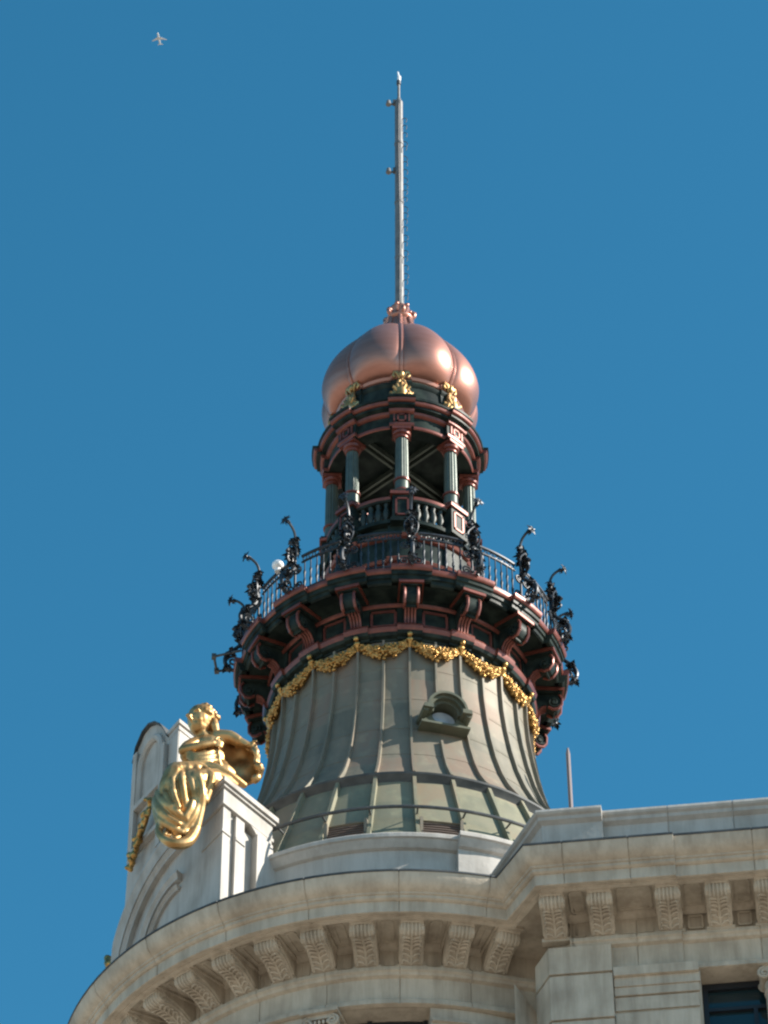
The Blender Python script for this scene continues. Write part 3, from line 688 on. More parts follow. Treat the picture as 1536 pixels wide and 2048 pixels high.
# gilded consoles around the dome foot
def console_mesh():
    m = MB()
    m.tube([pol(0, a, b) for a, b in [(1.60, 60.40), (1.66, 60.52), (1.63, 60.66), (1.56, 60.80), (1.52, 60.98)]], [.13, .15, .12, .085, .06], 10)
    for sg in (-1, 1):
        m.tube([pol(sg * x, v, z) for x, v, z in [(.05, 1.60, 60.85), (.11, 1.64, 60.66), (.17, 1.68, 60.50), (.23, 1.68, 60.43), (.24, 1.67, 60.51), (.19, 1.66, 60.53)]], [.045, .055, .06, .06, .05, .03], 8)
        m.tube([pol(sg * x, v, z) for x, v, z in [(.03, 1.56, 60.95), (.10, 1.60, 61.04), (.17, 1.58, 61.06), (.19, 1.57, 60.99), (.14, 1.58, 60.95)]], [.045, .05, .045, .04, .03], 8)
        m.ell(pol(sg * .11, 1.70, 60.45), (.09, .07, .06))
    m.ell(pol(0, 1.72, 60.46), (.12, .08, .08)); m.ell(pol(0, 1.62, 61.0), (.07, .06, .08)); m.ell(pol(0, 1.715, 60.6), (.05, .04, .08))
    for i in range(5): m.tube([pol(0, 1.70, 60.48), pol(-.2 + .1 * i, 1.74, 60.62 + .05 * (2 - abs(i - 2)))], [.04, .03], 6)
    m.v = [(x * .98, y, 60.52 + (z - 60.4) * 1.4) for x, y, z in m.v]
    return m.mesh("gilded_console", GOLD, 50)
GC = console_mesh()
for a in A8: link("gilded_console", GC, tower, rz=rad(a))
# copper finial crown
mb = MB()
mb.lathe([(.27, 64.70), (.33, 64.74), (.34, 64.80), (.25, 64.86), (.20, 64.95), (.19, 65.08), (.24, 65.13), (.24, 65.20), (.12, 65.25)], full(24))
for k in range(6):
    a = 60 * k + 14
    mb.tube([pt(a, r, zz) for r, zz in [(.20, 64.80), (.29, 64.80), (.36, 64.86), (.37, 64.95), (.31, 64.99), (.27, 64.95)]], [.05, .055, .055, .05, .045, .03], 7)
    mb.ell(pt(a, .33, 64.96), .065); mb.ell(pt(a + 30, .25, 65.17), .06); mb.tube([pt(a + 30, .18, 65.0), pt(a + 30, .24, 65.08), pt(a + 30, .25, 65.17)], .04, 6)
mb.build("finial_crown", COPPER, tower, 50)

# ================================================================== mast on the dome
mast = thing("antenna_mast", "slender grey steel mast with climbing rungs rising from the copper dome", "mast", (0, 0, 65.0))
mb = MB(); mb.tube([(0, 0, 65.0), (0, 0, 72.85)], [.108, .102], 16); mb.tube([(0, 0, 72.85), (0, 0, 73.0)], [.085, .05], 12); mb.tube([(0, 0, 73.0), (0, 0, 73.6)], .034, 10)
for zz in (67.0, 69.0, 71.2): mb.tube([(0, 0, zz), (0, 0, zz + .07)], .116, 16)
mb.build("pole", STEEL, mast)
mb = MB(); mb.tube([(0, 0, 73.56), (0, 0, 73.70)], .055, 10); mb.build("lamp_collar", DSTEEL, mast)
mb = MB(); mb.tube([(.01, 0, 73.70), (.015, 0, 73.86), (.0, 0, 73.90), (-.02, 0, 74.05)], [.045, .045, .03, .02], 10); mb.build("beacon", WHITEP, mast)
for zz in (72.72, 70.12):
    mb = MB(); mb.tube([(-.05, -.02, zz + .1), (-.18, -.04, zz + .02), (-.28, -.05, zz + .02)], .03, 6); mb.box((-.10, -.02, zz + .1), (.05, .05, .07)); o = mb.build("lamp_arm", DSTEEL, mast)
    mb = MB(); mb.tube([(-.26, -.05, zz - .01), (-.26, -.05, zz + .03), (-.26, -.05, zz + .13)], [.07, .065, .05], 10); mb.build("obstruction_lamp", STEEL, o)
def rung_mesh():
    m = MB(); m.tube([(.08, -.02, .0), (.15, -.03, .02), (.205, -.03, -.02), (.215, -.03, -.10), (.19, -.03, -.17)], .0095, 5); return m.mesh("rung", WIRE)
RG = rung_mesh()
for i in range(26):
    r_ = link("rung", RG, mast, (0, 0, 65.35 + .272 * i), random.uniform(-.35, .35))
mb = MB(); mb.tube([(.0, -.10, 65.1), (.02, -.105, 68), (-.01, -.1, 71), (.0, -.1, 72.7)], .012, 5); mb.build("cable", DSTEEL, mast)

# ================================================================== wrought iron railing
rail = thing("balcony_railing", "black wrought iron railing with flowered scroll posts around the turret balcony", "railing", (0, 0, 53.5))
RR, ZT = 3.42, 54.68
def panel_mesh():
    m = MB(); n = 10; A = [3.2 + 16.1 * i / n for i in range(n + 1)]
    for zz, r in ((ZT, .036), (ZT - .17, .026), (53.70, .026)): m.tube([pt(a, RR, zz) for a in A], r, 6)
    for i in range(6):
        a = 3.2 + 16.1 * (i + .5) / 6
        c = pt(a, RR, ZT - .085); tx = Vector((math.cos(rad(a)), math.sin(rad(a)), 0))
        m.tube([c + tx * (.055 * math.cos(q)) + Vector((0, 0, .055 * math.sin(q))) for q in [2 * math.pi * j / 10 for j in range(10)]], .013, 5, closed=True)
    for i in range(6):
        a = 3.2 + 16.1 * (i + .5) / 6; p = pt(a, RR, 0)
        m.lathe([(.014, ZT - .17), (.014, 54.25), (.024, 54.23), (.03, 54.18), (.02, 54.12), (.017, 54.0), (.03, 53.95), (.033, 53.9), (.022, 53.84), (.02, 53.72), (.03, 53.68), (.03, 53.6)], full(8), centre=(p.x, p.y))
    return m.mesh("railing_panel", IRON, 50)
PNM = panel_mesh()
def petal(m, c, d, ln, wd, up):
    c = Vector(c); d = Vector(d).normalized(); sd_ = d.cross(Vector(up)).normalized(); nn = sd_.cross(d)
    V = [c, c + d * ln * .45 + sd_ * wd + nn * .02, c + d * ln + nn * -.03, c + d * ln * .45 - sd_ * wd + nn * .02, c + d * ln * .5 + nn * .035]
    m.add(V, [(0, 1, 4), (1, 2, 4), (2, 3, 4), (3, 0, 4)])
    m.add([v - nn * .008 for v in V], [(0, 4, 1), (1, 4, 2), (2, 4, 3), (3, 4, 0)])
def post_meshes():
    m = MB(); rnd = random.Random(5)
    m.box(pol(0, RR, 53.58), (.07, .07, .05)); m.tube([pol(0, RR, 53.6), pol(0, RR, 54.95)], [.03, .024], 8)
    # big S scroll bulging outward
    S1 = cr([(3.48, 53.62), (3.66, 53.60), (3.80, 53.72), (3.84, 53.92), (3.74, 54.12), (3.58, 54.26), (3.47, 54.42), (3.46, 54.62), (3.52, 54.80), (3.62, 54.86), (3.68, 54.78)], 4)
    m.tube([pol(0, v, z) for v, z in S1], .044, 7)
    m.tube([pol(0, a, b) for a, b in spiral(3.66, 53.86, .15, .03, 0, 1.5, 20)], .026, 6)
    m.tube([pol(0, a, b) for a, b in spiral(3.60, 54.62, .12, .03, 1, 1.4, 18)], .024, 6)
    for sg in (-1, 1):
        m.tube([pol(sg * a, RR + .03, b) for a, b in spiral(.14, 53.84, .12, .02, math.pi, -1.5, 18)], .022, 6)
        m.tube([pol(sg * a, RR + .04, b) for a, b in spiral(.13, 54.30, .11, .02, math.pi, 1.5, 18)], .022, 6)
        m.tube([pol(sg * a, RR + .02 + .12 * (b - 54), b) for a, b in cr([(.02, 54.5), (.12, 54.66), (.14, 54.86), (.05, 55.0), (.0, 55.06)], 3)], .02, 6)
    stem = cr([(3.45, 54.9), (3.42, 55.05), (3.46, 55.24), (3.44, 55.36), (3.50, 55.52), (3.62, 55.62), (3.72, 55.63)], 4)
    m.tube([pol(0, v, z) for v, z in stem], [.036] * 10 + [.03] * (len(stem) - 10), 7)
    lf = MB()
    for (v, z, k, s_) in [(3.45, 55.02, 14, .15), (3.46, 55.26, 12, .13), (3.55, 54.74, 14, .14), (3.74, 54.1, 12, .14), (3.5, 54.45, 12, .13), (3.78, 53.66, 10, .12), (3.44, 54.9, 10, .15)]:
        for i in range(int(k * 1.5)):
            d = Vector((rnd.uniform(-1, 1), rnd.uniform(-1, 1), rnd.uniform(-.6, .9)))
            petal(lf, pol(rnd.uniform(-.04, .04), v + rnd.uniform(-.03, .03), z + rnd.uniform(-.05, .05)), d, s_ * rnd.uniform(.8, 1.25), .055, (rnd.uniform(-1, 1), rnd.uniform(-1, 1), .7))
        lf.ell(pol(0, v, z), .055, nu=8, nv=5)
    fl = MB(); c = pol(0, 3.74, 55.63); ax = Vector((0, -.8, .25)).normalized(); x = Vector((1, 0, 0)); y = ax.cross(x)
    for i in range(7):
        q = 2 * math.pi * i / 7; petal(fl, c, x * math.cos(q) + y * math.sin(q) + ax * .35, .15, .05, ax)
    for i in range(5):
        q = 2 * math.pi * i / 5 + .3; petal(fl, c, (x * math.cos(q) + y * math.sin(q)) * .5 + ax * .9, .11, .035, ax)
    for i in range(4):
        q = 2 * math.pi * i / 4 + .6; petal(fl, c, (x * math.cos(q) + y * math.sin(q)) * .7 - ax * .9, .12, .035, ax)
    fl.ell(c + ax * .03, .05, nu=8, nv=5)
    return m.mesh("scroll_post", IRON, 50), lf.mesh("iron_leaves", IRON, 20), fl.mesh("iron_flower", IRON, 20)
SPM, LFM, FLM = post_meshes()
for a in A16:
    p = link("scroll_post", SPM, rail, rz=rad(a)); sub("foliage", LFM, p); sub("flower", FLM, p)
    link("railing_panel", PNM, rail, rz=rad(a))

# ================================================================== small fittings
mb = MB(); a = -49.0; mb.ell(pt(a, 3.50, 54.79), (.13, .13, .12), nu=16, nv=10); mb.tube([pt(a, 3.5, 54.60), pt(a, 3.5, 54.72)], .07, 10)
o = mb.build("camera_globe", WHITEP); o['label'] = "small white globe fixed to the balcony railing at the left of the turret"; o['category'] = "security camera"
fb = thing("bracket_frame", "open black metal frame standing out sideways below the balcony railing", "bracket", (-3.6, -.3, 53.6))
fz = 54.0; fA, fB, fC, fD = pt(-86.7, 4.08, fz), pt(-82.9, 3.5, fz), pt(-93.4, 4.04, fz), pt(-93.7, 3.6, fz)
for nm, P in (("arm", (fB, fA)), ("cross_bar", (fA, fC)), ("arm", (fC, fD))):
    mb = MB(); mb.tube(P, .03, 6); mb.build(nm, DSTEEL, fb)
for c_, a in ((fA, -86), (fC, -93)):
    mb = MB(); B_ = Matrix.Rotation(rad(a), 3, 'Z'); mb.box(c_, (.06, .05, .045), 0, B_); mb.build("clamp", DSTEEL, fb)
gr = thing("roof_guard_rail", "thin dark pipe rail held off the foot of the patinated bell roof", "rail", (0, 0, 46.1))
mb = MB(); mb.tube([pt(-52 + 2 * i, 4.83, 46.1) for i in range(60)], .035, 8); mb.build("pipe", DSTEEL, gr)
sm = MB(); sm.tube([pol(0, 4.5, 46.1), pol(0, 4.83, 46.1)], .02, 6); SMM = sm.mesh("standoff", ZINC)
for k in range(-4, 6): link("standoff", SMM, gr, rz=rad(D16 + 11.25 * k))
rod = MB(); rod.tube([(3.50, -1.82, 43.2), (3.44, -1.82, 49.9)], .045, 8); rod.tube([(3.44, -1.82, 49.9), (3.44, -1.82, 50.05)], [.045, .02], 8)
for zz in (45, 47.2): rod.tube([(3.48, -1.82, zz), (3.48, -1.82, zz + .06)], .06, 8)
o = rod.build("roof_rod", PINKROD); o['label'] = "thin reddish upright rod behind the wing's parapet beside the turret"; o['category'] = "rod"

# ================================================================== gilded seated statue
stt = thing("seated_statue", "gilded statue of a seated draped woman on the gable's end pier", "statue", tuple(P0 + T * -.55 + DP * .30 + Vector((0, 0, 46.3))))
SO = Vector(stt.location); FW = NG; LF = T
def SP(x, d, z): return SO + Vector((x, -d, z))                     # right, towards the street, up
def voxel(m, name, vox, smooth, matl, parent):
    me = m.mesh(name + "_raw", matl); o = bpy.data.objects.new(name, me); COL.objects.link(o)
    r = o.modifiers.new("r", 'REMESH'); r.mode = 'VOXEL'; r.voxel_size = vox; r.use_smooth_shade = True
    s_ = o.modifiers.new("s", 'SMOOTH'); s_.factor = .5; s_.iterations = smooth
    dg = bpy.context.evaluated_depsgraph_get(); me2 = bpy.data.meshes.new_from_object(o.evaluated_get(dg))
    bpy.data.objects.remove(o); me2.name = name
    for p in me2.polygons: p.use_smooth = True
    if not me2.materials: me2.materials.append(matl)
    return link(name, me2, parent)
def chain_(m, P, n=10):
    P = cr(P, 4); m.tube([SP(*p[:3]) for p in P], [p[3] for p in P], n)
    m.ell(SP(*P[0][:3]), P[0][3]); m.ell(SP(*P[-1][:3]), P[-1][3])
# body: head, neck, torso, arms, hands, feet
b = MB()
HD = (-0.43, 0.27, 1.89)
FWh = Vector((-.62, -.74, -.10)).normalized(); LFh = Vector((0, 0, 1)).cross(FWh).normalized(); UPh = FWh.cross(LFh)
BH = Matrix((FWh, LFh, UPh)).transposed()
hc = SP(*HD)
def H(f, l, z): return hc + BH @ Vector((f, l, z))
b.ell(hc, (.28, .235, .30), BH, 16, 12); b.ell(H(.06, 0, -.16), (.20, .185, .18), BH, 12, 10); b.ell(H(.14, 0, -.27), (.07, .075, .06), BH)       # skull, jaw, chin
b.tube([H(.25, 0, .09), H(.345, 0, -.06), H(.26, 0, -.10)], [.035, .05, .045], 8)                                                                # nose
for sg in (-1, 1):
    b.ell(H(.225, sg * .10, .10), (.06, .085, .028), BH); b.ell(H(.20, sg * .095, .02), (.04, .045, .025), BH); b.ell(H(.15, sg * .115, -.09), (.08, .07, .08), BH); b.ell(H(-.02, sg * .215, -.02), (.05, .03, .075), BH)
b.ell(H(.235, 0, -.155), (.04, .065, .018), BH); b.ell(H(.225, 0, -.195), (.04, .055, .02), BH)
chain_(b, [(-0.42, 0.25, 1.64, 0.14), (-0.35, 0.22, 1.52, 0.14), (-0.29, 0.18, 1.40, 0.18)], 10)
b.ell(SP(-0.27, 0.18, 1.32), (0.36, 0.243, 0.234), nu=14, nv=10)
b.ell(SP(-0.21, 0.16, 1.01), (0.306, 0.243, 0.306), nu=14, nv=10)
b.ell(SP(-0.11, 0.09, 0.70), (0.36, 0.306, 0.324), nu=14, nv=10)
b.ell(SP(-0.43, 0.38, 1.07), (0.135, 0.135, 0.135))
b.ell(SP(-0.18, 0.38, 1.12), (0.135, 0.135, 0.135))
chain_(b, [(-0.50, 0.25, 1.33, 0.15), (-0.64, 0.41, 1.11, 0.14), (-0.72, 0.52, 0.94, 0.11)], 10)
chain_(b, [(-0.72, 0.52, 0.94, 0.11), (-0.43, 0.59, 0.99, 0.09), (-0.15, 0.54, 1.10, 0.07)], 10)
b.ell(SP(-0.10, 0.52, 1.12), (0.09, 0.054, 0.072))
chain_(b, [(-0.07, 0.54, 1.16, 0.03), (0.01, 0.52, 1.17, 0.02), (0.05, 0.48, 1.15, 0.02)], 6)
chain_(b, [(-0.07, 0.54, 1.12, 0.03), (0.01, 0.52, 1.12, 0.02), (0.04, 0.48, 1.11, 0.02)], 6)
chain_(b, [(-0.07, 0.54, 1.08, 0.03), (0.01, 0.52, 1.08, 0.02), (0.03, 0.48, 1.07, 0.02)], 6)
chain_(b, [(-0.07, 0.54, 1.04, 0.03), (0.01, 0.52, 1.03, 0.02), (0.02, 0.48, 1.03, 0.02)], 6)
chain_(b, [(-0.12, 0.54, 1.16, 0.03), (-0.08, 0.52, 1.25, 0.03), (-0.03, 0.50, 1.29, 0.02)], 6)
chain_(b, [(-0.10, 0.20, 1.53, 0.17), (0.15, 0.24, 1.51, 0.14), (0.31, 0.24, 1.41, 0.12)], 10)
chain_(b, [(0.31, 0.24, 1.41, 0.11), (0.43, 0.24, 1.35, 0.09), (0.53, 0.24, 1.30, 0.07)], 10)
b.ell(SP(0.58, 0.24, 1.30), (0.072, 0.054, 0.072))
chain_(b, [(0.61, 0.24, 1.35, 0.03), (0.67, 0.25, 1.31, 0.02), (0.69, 0.27, 1.24, 0.02)], 6)
chain_(b, [(0.61, 0.24, 1.31, 0.03), (0.67, 0.25, 1.28, 0.02), (0.69, 0.27, 1.20, 0.02)], 6)
chain_(b, [(0.61, 0.24, 1.28, 0.03), (0.67, 0.25, 1.24, 0.02), (0.69, 0.27, 1.17, 0.02)], 6)
chain_(b, [(0.61, 0.24, 1.25, 0.03), (0.67, 0.25, 1.21, 0.02), (0.69, 0.27, 1.14, 0.02)], 6)
chain_(b, [(0.58, 0.27, 1.34, 0.03), (0.63, 0.29, 1.37, 0.02), (0.68, 0.30, 1.35, 0.02)], 6)
chain_(b, [(-0.79, 0.54, -0.77, 0.09), (-0.82, 0.58, -1.03, 0.09), (-0.91, 0.70, -1.23, 0.08), (-0.97, 0.83, -1.36, 0.05)], 10)
b.ell(SP(-0.99, 0.85, -1.40), (0.02, 0.054, 0.027), nu=6, nv=5)
b.ell(SP(-0.96, 0.87, -1.42), (0.02, 0.054, 0.027), nu=6, nv=5)
b.ell(SP(-0.93, 0.85, -1.42), (0.02, 0.054, 0.027), nu=6, nv=5)
b.ell(SP(-0.90, 0.84, -1.42), (0.02, 0.054, 0.027), nu=6, nv=5)
b.ell(SP(-0.86, 0.82, -1.41), (0.02, 0.054, 0.027), nu=6, nv=5)
chain_(b, [(-0.60, 0.54, -0.90, 0.09), (-0.63, 0.58, -1.15, 0.09), (-0.72, 0.70, -1.36, 0.08), (-0.77, 0.83, -1.49, 0.05)], 10)
b.ell(SP(-0.79, 0.85, -1.52), (0.02, 0.054, 0.027), nu=6, nv=5)
b.ell(SP(-0.76, 0.87, -1.55), (0.02, 0.054, 0.027), nu=6, nv=5)
b.ell(SP(-0.73, 0.85, -1.54), (0.02, 0.054, 0.027), nu=6, nv=5)
b.ell(SP(-0.70, 0.84, -1.54), (0.02, 0.054, 0.027), nu=6, nv=5)
b.ell(SP(-0.67, 0.82, -1.54), (0.02, 0.054, 0.027), nu=6, nv=5)
for l_ in ([(-.05, .05, .45, .25), (-.72, .62, .15, .2), (-.75, .60, -.5, .15), (-.74, .52, -.98, .09)], [(-.05, .10, .42, .25), (-.42, .66, .1, .2), (-.52, .60, -.6, .15), (-.56, .52, -1.08, .09)]): chain_(b, l_)
voxel(b, "body", .018, 1, GOLD, stt)
# hair
hr = MB(); rnd = random.Random(2)
hr.ell(H(-.04, 0, .12), (.29, .265, .265), BH, 16, 12); hr.ell(H(-.22, 0, -.02), (.17, .22, .24), BH); hr.ell(H(-.20, .02, -.26), (.12, .15, .16), BH)
for i in range(46):
    q = rnd.uniform(-1.9, 1.9); e = rnd.uniform(-.1, 1.4)
    d = Vector((-.05 + .28 * math.cos(e) * math.cos(q + math.pi), .26 * math.cos(e) * math.sin(q), .12 + .26 * math.sin(e)))
    hr.ell(H(*d), (rnd.uniform(.05, .09), rnd.uniform(.045, .07), rnd.uniform(.045, .07)), BH, 7, 5)
for i in range(9):
    q = -1.5 + 3.0 * i / 8; hr.ell(H(.13 * math.cos(q) + .02, .235 * math.sin(q), .19 - .05 * abs(q)), (.06, .055, .07), BH, 8, 6)
for i in range(14): hr.ell(H(-.22 - .06 * rnd.random(), rnd.uniform(-.16, .22), .15 - .035 * i), (.09, .08, .07), BH, 8, 6)
hr.tube([H(-.15, .2, .0), H(-.14, .24, -.16), H(-.18, .24, -.34), H(-.2, .2, -.46)], [.09, .09, .075, .04], 8)
voxel(hr, "hair", .017, 1, GOLD, stt)
# robe: skirt over the knees falling down the pier, with folds
rb = MB()
rb.ell(SP(-0.11, 0.07, 0.61), (0.45, 0.378, 0.324), nu=14, nv=10)
chain_(rb, [(-0.14, 0.09, 0.60, 0.27), (-0.46, 0.41, 0.41, 0.28), (-0.81, 0.68, 0.20, 0.26)], 10)
chain_(rb, [(-0.08, 0.32, 0.34, 0.25), (-0.24, 0.56, 0.16, 0.24), (-0.41, 0.77, -0.04, 0.22)], 10)
chain_(rb, [(-0.82, 0.68, 0.16, 0.25), (-0.91, 0.65, -0.14, 0.24), (-0.85, 0.56, -0.41, 0.23), (-0.76, 0.45, -0.65, 0.20)], 10)
chain_(rb, [(-0.41, 0.76, -0.08, 0.20), (-0.44, 0.67, -0.33, 0.22), (-0.52, 0.56, -0.61, 0.23), (-0.58, 0.45, -0.85, 0.20)], 10)
rb.ell(SP(-0.60, 0.41, 0.89), (0.198, 0.198, 0.153))
rb.ell(SP(-0.37, 0.40, 0.89), (0.225, 0.162, 0.162))
chain_(rb, [(-0.60, 0.65, 0.41, 0.05), (-0.54, 0.88, -0.06, 0.09), (-0.46, 0.88, -0.41, 0.09), (-0.43, 0.77, -0.72, 0.09), (-0.50, 0.68, -1.09, 0.10)], 8)
chain_(rb, [(-0.48, 0.56, 0.59, 0.05), (-0.39, 0.86, 0.03, 0.09), (-0.29, 0.90, -0.40, 0.08), (-0.31, 0.77, -0.67, 0.09), (-0.39, 0.67, -1.05, 0.10)], 8)
chain_(rb, [(-0.35, 0.50, 0.56, 0.06), (-0.19, 0.72, 0.18, 0.10), (-0.15, 0.77, -0.03, 0.11), (-0.23, 0.74, -0.49, 0.08)], 8)
chain_(rb, [(-0.72, 0.68, 0.44, 0.05), (-0.70, 0.94, -0.10, 0.08), (-0.64, 0.92, -0.51, 0.08), (-0.60, 0.81, -0.82, 0.09), (-0.64, 0.72, -1.22, 0.11)], 8)
chain_(rb, [(-0.87, 0.77, 0.32, 0.05), (-0.87, 0.95, -0.17, 0.07), (-0.81, 0.92, -0.59, 0.08), (-0.76, 0.81, -0.90, 0.09), (-0.77, 0.72, -1.27, 0.11)], 8)
chain_(rb, [(-0.64, 0.65, 0.26, 0.22), (-0.64, 0.72, -0.22, 0.23), (-0.62, 0.65, -0.66, 0.22)], 10)
chain_(rb, [(-0.52, 0.72, 0.03, 0.23), (-0.54, 0.65, -0.41, 0.23), (-0.60, 0.52, -0.87, 0.22)], 10)
chain_(rb, [(-0.85, 0.77, 0.09, 0.23), (-0.93, 0.77, -0.19, 0.22), (-0.93, 0.72, -0.42, 0.20)], 10)
chain_(rb, [(-1.16, 0.67, -0.23, 0.07), (-1.01, 0.88, -0.64, 0.09), (-0.79, 0.90, -0.90, 0.09), (-0.58, 0.81, -1.02, 0.08)], 8)
chain_(rb, [(-1.20, 0.67, -0.39, 0.07), (-1.09, 0.85, -0.81, 0.09), (-0.87, 0.86, -1.07, 0.09), (-0.62, 0.77, -1.14, 0.08)], 8)
chain_(rb, [(-1.16, 0.67, -0.63, 0.07), (-1.05, 0.81, -1.01, 0.09), (-0.87, 0.83, -1.21, 0.08), (-0.66, 0.76, -1.28, 0.07)], 8)
chain_(rb, [(-1.07, 0.72, 0.03, 0.05), (-0.99, 0.92, -0.45, 0.05), (-0.85, 0.97, -0.81, 0.05)], 8)
chain_(rb, [(-0.97, 0.81, 0.10, 0.04), (-0.85, 0.99, -0.45, 0.05), (-0.72, 0.97, -0.83, 0.05)], 8)
chain_(rb, [(-1.12, 0.76, -0.55, 0.04), (-0.97, 0.92, -0.99, 0.05), (-0.72, 0.90, -1.17, 0.05)], 8)
chain_(rb, [(-0.35, 0.83, -0.44, 0.06), (-0.39, 0.81, -0.70, 0.08), (-0.48, 0.79, -0.96, 0.08), (-0.62, 0.77, -1.19, 0.07)], 8)
chain_(rb, [(-0.44, 0.86, -0.47, 0.05), (-0.50, 0.88, -0.76, 0.07), (-0.60, 0.86, -0.99, 0.07)], 8)
chain_(rb, [(-1.07, 0.63, -0.90, 0.07), (-1.10, 0.72, -1.22, 0.08), (-0.97, 0.83, -1.51, 0.09), (-0.76, 0.85, -1.63, 0.11), (-0.54, 0.77, -1.52, 0.12), (-0.42, 0.67, -1.20, 0.11), (-0.37, 0.63, -0.85, 0.09)], 8)
chain_(rb, [(-1.18, 0.65, -0.29, 0.06), (-1.20, 0.67, -0.50, 0.08), (-1.14, 0.65, -0.79, 0.09), (-1.07, 0.63, -1.02, 0.10)], 8)
chain_(rb, [(-0.35, 0.50, 0.61, 0.07), (-0.13, 0.50, 0.55, 0.09), (0.06, 0.47, 0.47, 0.09), (0.27, 0.38, 0.36, 0.09), (0.47, 0.27, 0.27, 0.07)], 8)
chain_(rb, [(-0.29, 0.54, 0.43, 0.08), (-0.10, 0.54, 0.33, 0.10), (0.10, 0.45, 0.28, 0.10), (0.29, 0.32, 0.23, 0.09)], 8)
chain_(rb, [(-0.19, 0.56, 0.26, 0.08), (0.00, 0.50, 0.14, 0.10), (0.16, 0.38, 0.11, 0.09)], 8)
chain_(rb, [(-0.50, 0.41, 1.19, 0.03), (-0.52, 0.45, 1.00, 0.05), (-0.46, 0.43, 0.81, 0.05), (-0.41, 0.38, 0.63, 0.05)], 6)
chain_(rb, [(-0.43, 0.41, 1.20, 0.03), (-0.44, 0.45, 1.00, 0.05), (-0.39, 0.43, 0.81, 0.05), (-0.34, 0.38, 0.63, 0.05)], 6)
chain_(rb, [(-0.37, 0.41, 1.22, 0.03), (-0.37, 0.45, 1.00, 0.05), (-0.32, 0.43, 0.81, 0.05), (-0.27, 0.38, 0.63, 0.05)], 6)
chain_(rb, [(-0.30, 0.41, 1.23, 0.03), (-0.29, 0.45, 1.00, 0.05), (-0.25, 0.43, 0.81, 0.05), (-0.20, 0.38, 0.63, 0.05)], 6)
chain_(rb, [(-0.23, 0.41, 1.22, 0.03), (-0.21, 0.45, 1.00, 0.05), (-0.17, 0.43, 0.81, 0.05), (-0.13, 0.38, 0.63, 0.05)], 6)
chain_(rb, [(-0.16, 0.41, 1.20, 0.03), (-0.13, 0.45, 1.00, 0.05), (-0.10, 0.43, 0.81, 0.05), (-0.07, 0.38, 0.63, 0.05)], 6)
chain_(rb, [(-0.10, 0.41, 1.19, 0.03), (-0.06, 0.45, 1.00, 0.05), (-0.03, 0.43, 0.81, 0.05), (0.00, 0.38, 0.63, 0.05)], 6)
chain_(rb, [(-0.66, 0.54, 0.93, 0.05), (-0.48, 0.59, 0.78, 0.05), (-0.27, 0.56, 0.84, 0.05), (-0.08, 0.45, 1.00, 0.04)], 6)
chain_(rb, [(-0.63, 0.54, 0.84, 0.05), (-0.48, 0.59, 0.69, 0.05), (-0.27, 0.56, 0.74, 0.05), (-0.08, 0.45, 0.88, 0.04)], 6)
chain_(rb, [(-0.60, 0.54, 0.75, 0.05), (-0.48, 0.59, 0.61, 0.05), (-0.27, 0.56, 0.64, 0.05), (-0.08, 0.45, 0.75, 0.04)], 6)
voxel(rb, "robe", .02, 1, GOLD, stt)
# cloak billowing behind the left shoulder
ck = MB()
rows = [[(-0.11, 0.22, 1.69), (0.10, 0.29, 1.58), (0.37, 0.31, 1.41), (0.57, 0.29, 1.30), (0.65, 0.25, 1.25)],
        [(-0.04, 0.25, 1.36), (0.16, 0.09, 1.47), (0.35, 0.02, 1.49), (0.53, 0.09, 1.35), (0.67, 0.25, 1.01)],
        [(-0.02, 0.20, 1.11), (0.16, -0.00, 1.22), (0.35, -0.07, 1.24), (0.55, 0.00, 1.12), (0.73, 0.27, 0.72)],
        [(-0.02, 0.16, 0.84), (0.16, -0.02, 0.91), (0.33, -0.07, 0.91), (0.53, 0.00, 0.81), (0.77, 0.20, 0.60)],
        [(0.00, 0.13, 0.52), (0.16, 0.04, 0.54), (0.29, 0.00, 0.53), (0.45, 0.02, 0.48), (0.58, 0.07, 0.46)]]
R2 = [cr([tuple(p) for p in r], 5) for r in rows]; R3 = list(zip(*[cr(list(c), 5) for c in zip(*R2)]))
na, nb = len(R3), len(R3[0]); V1 = []; V2 = []
for i, r in enumerate(R3):
    for j, p in enumerate(r):
        wv = .05 * math.sin(i * .9 + j * .2) * (j / nb)
        V1.append(SP(p[0] + wv * .5, p[1] + wv, p[2]))
for i in range(na):
    for j in range(nb):
        du = V1[min(i + 1, na - 1) * nb + j] - V1[max(i - 1, 0) * nb + j]; dv = V1[i * nb + min(j + 1, nb - 1)] - V1[i * nb + max(j - 1, 0)]
        n_ = du.cross(dv).normalized(); n_ = -n_ if n_.y < 0 else n_
        V2.append(V1[i * nb + j] + n_ * .10)
nV = len(V1); F = []
for i in range(na - 1):
    for j in range(nb - 1):
        a_, b_, c_, d_ = i * nb + j, i * nb + j + 1, (i + 1) * nb + j + 1, (i + 1) * nb + j; F += [(a_, b_, c_, d_), (nV + a_, nV + d_, nV + c_, nV + b_)]
bd = [j for j in range(nb)] + [i * nb + nb - 1 for i in range(1, na)] + [(na - 1) * nb + j for j in range(nb - 2, -1, -1)] + [i * nb for i in range(na - 2, 0, -1)]
F += [(bd[k], bd[(k + 1) % len(bd)], nV + bd[(k + 1) % len(bd)], nV + bd[k]) for k in range(len(bd))]
ck.add(V1 + V2, F)
ck.tube([V1[k] for k in bd[nb - 1: nb + na - 2]], [.07 + .025 * math.sin(k * .8) for k in range(na - 1)], 8)
voxel(ck, "cloak", .02, 1, GOLD, stt)
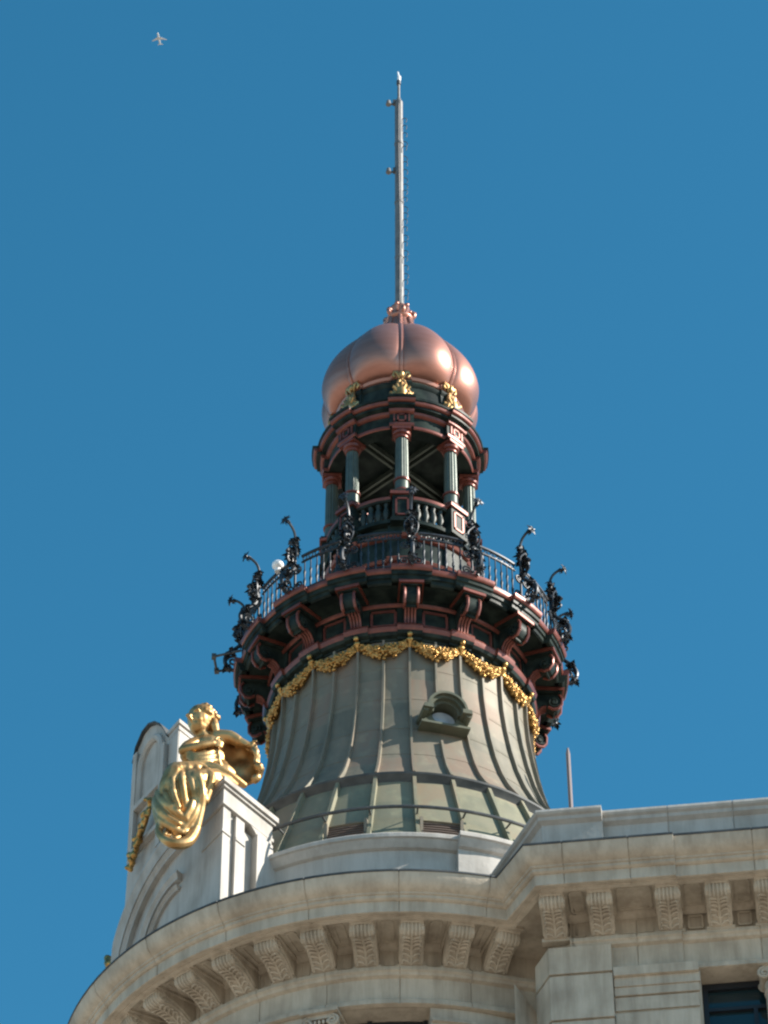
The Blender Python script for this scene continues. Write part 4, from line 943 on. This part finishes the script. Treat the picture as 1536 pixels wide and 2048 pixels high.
# gilded ornament further along the gable
om = MB(); rnd = random.Random(9)
for i in range(19):
    t = (i + .5 * math.sin(i)) / 18; u = -2.80 - .72 * t; z = 47.75 - 1.35 * t
    for k in range(2): om.ell(Gd(u + rnd.uniform(-.16, .12) * (1.1 - .6 * t), z + rnd.uniform(-.13, .13), -.12 - rnd.uniform(0, .10)), (rnd.uniform(.05, .09), rnd.uniform(.04, .07), rnd.uniform(.04, .08)), Matrix.Rotation(rnd.uniform(0, 3), 3, 'Y'), 8, 6)
om.tube([Gd(-2.8, 47.75, -.10), Gd(-2.98, 47.3, -.13), Gd(-3.3, 46.85, -.12), Gd(-3.52, 46.4, -.1)], [.05, .06, .05, .03], 8)
o = voxel(om, "gilded_swag", .026, 1, GOLD_R, None); o['label'] = "gilded leafy swag hanging on the gable's far left edge above the arch"; o['category'] = "ornament"
om = MB()
for i in range(14): om.ell(Gd(-4.22 + rnd.uniform(-.12, .12), 44.62 + rnd.uniform(-.16, .16), rnd.uniform(-.1, .1)), rnd.uniform(.07, .12), nu=8, nv=6)
o = voxel(om, "gilded_rosette", .026, 1, GOLD_R, None); o['label'] = "small gilded rosette low at the gable's left end just over the cornice"; o['category'] = "ornament"

# ================================================================== airliner
AP = Vector((-552, 5289, 6584)); pl = thing("airliner", "white jet airliner high in the clear blue sky", "airplane", tuple(AP))
dirv = Vector((-.12, -.98, .0)).normalized(); sv = Vector((-dirv.y, dirv.x, 0)); BA = Matrix((dirv, sv, Vector((0, 0, 1)))).transposed()
def A(f, l, z): return AP + BA @ Vector((f, l, z))
mb = MB(); mb.tube([A(f, 0, z) for f, z in [(18.5, -.3), (17.5, 0), (15, .1), (10, .2), (-8, .2), (-14, .8), (-19, 1.6)]], [.3, 1.3, 2.0, 2.2, 2.2, 1.5, .4], 16); mb.build("fuselage", AIRC, pl)
def wing(root, tip, cr_, ct, z0, z1, th, name, m_=AIRC):
    for sg in (-1, 1):
        k = MB(); P = [(root[0], root[1]), (tip[0], tip[1]), (tip[0] - ct, tip[1]), (root[0] - cr_, root[1])]
        zz = [z0, z1, z1, z0]; tt = [th, th * .4, th * .4, th]
        V = [A(p[0], sg * p[1], z_ + t_) for p, z_, t_ in zip(P, zz, tt)] + [A(p[0], sg * p[1], z_ - t_) for p, z_, t_ in zip(P, zz, tt)]
        k.add(V, [(0, 1, 2, 3), (7, 6, 5, 4), (0, 4, 5, 1), (1, 5, 6, 2), (2, 6, 7, 3), (3, 7, 4, 0)]); k.build(name, m_, pl)
wing((6.5, 1.5), (-4.5, 17.5), 7.5, 1.8, -.6, 1.2, .35, "wing"); wing((-13.5, .5), (-18, 6.6), 4, 1.6, 1.2, 1.8, .2, "tailplane")
k = MB(); V = [A(-12, t, 2) for t in (-.2, .2)] + [A(-17.5, t, 8) for t in (-.15, .15)] + [A(-20, t, 8) for t in (-.15, .15)] + [A(-18, t, 1.8) for t in (-.2, .2)]
k.add(V, [(0, 2, 4, 6), (1, 7, 5, 3), (0, 1, 3, 2), (2, 3, 5, 4), (4, 5, 7, 6), (6, 7, 1, 0)]); k.build("tail_fin", REDP, pl)
for sg in (-1, 1):
    k = MB(); k.tube([A(5.8, sg * 5.6, -1.9), A(3, sg * 5.6, -1.8), A(1.6, sg * 5.6, -1.7)], [1.1, 1.15, .7], 12); k.build("engine", AIRC, pl)
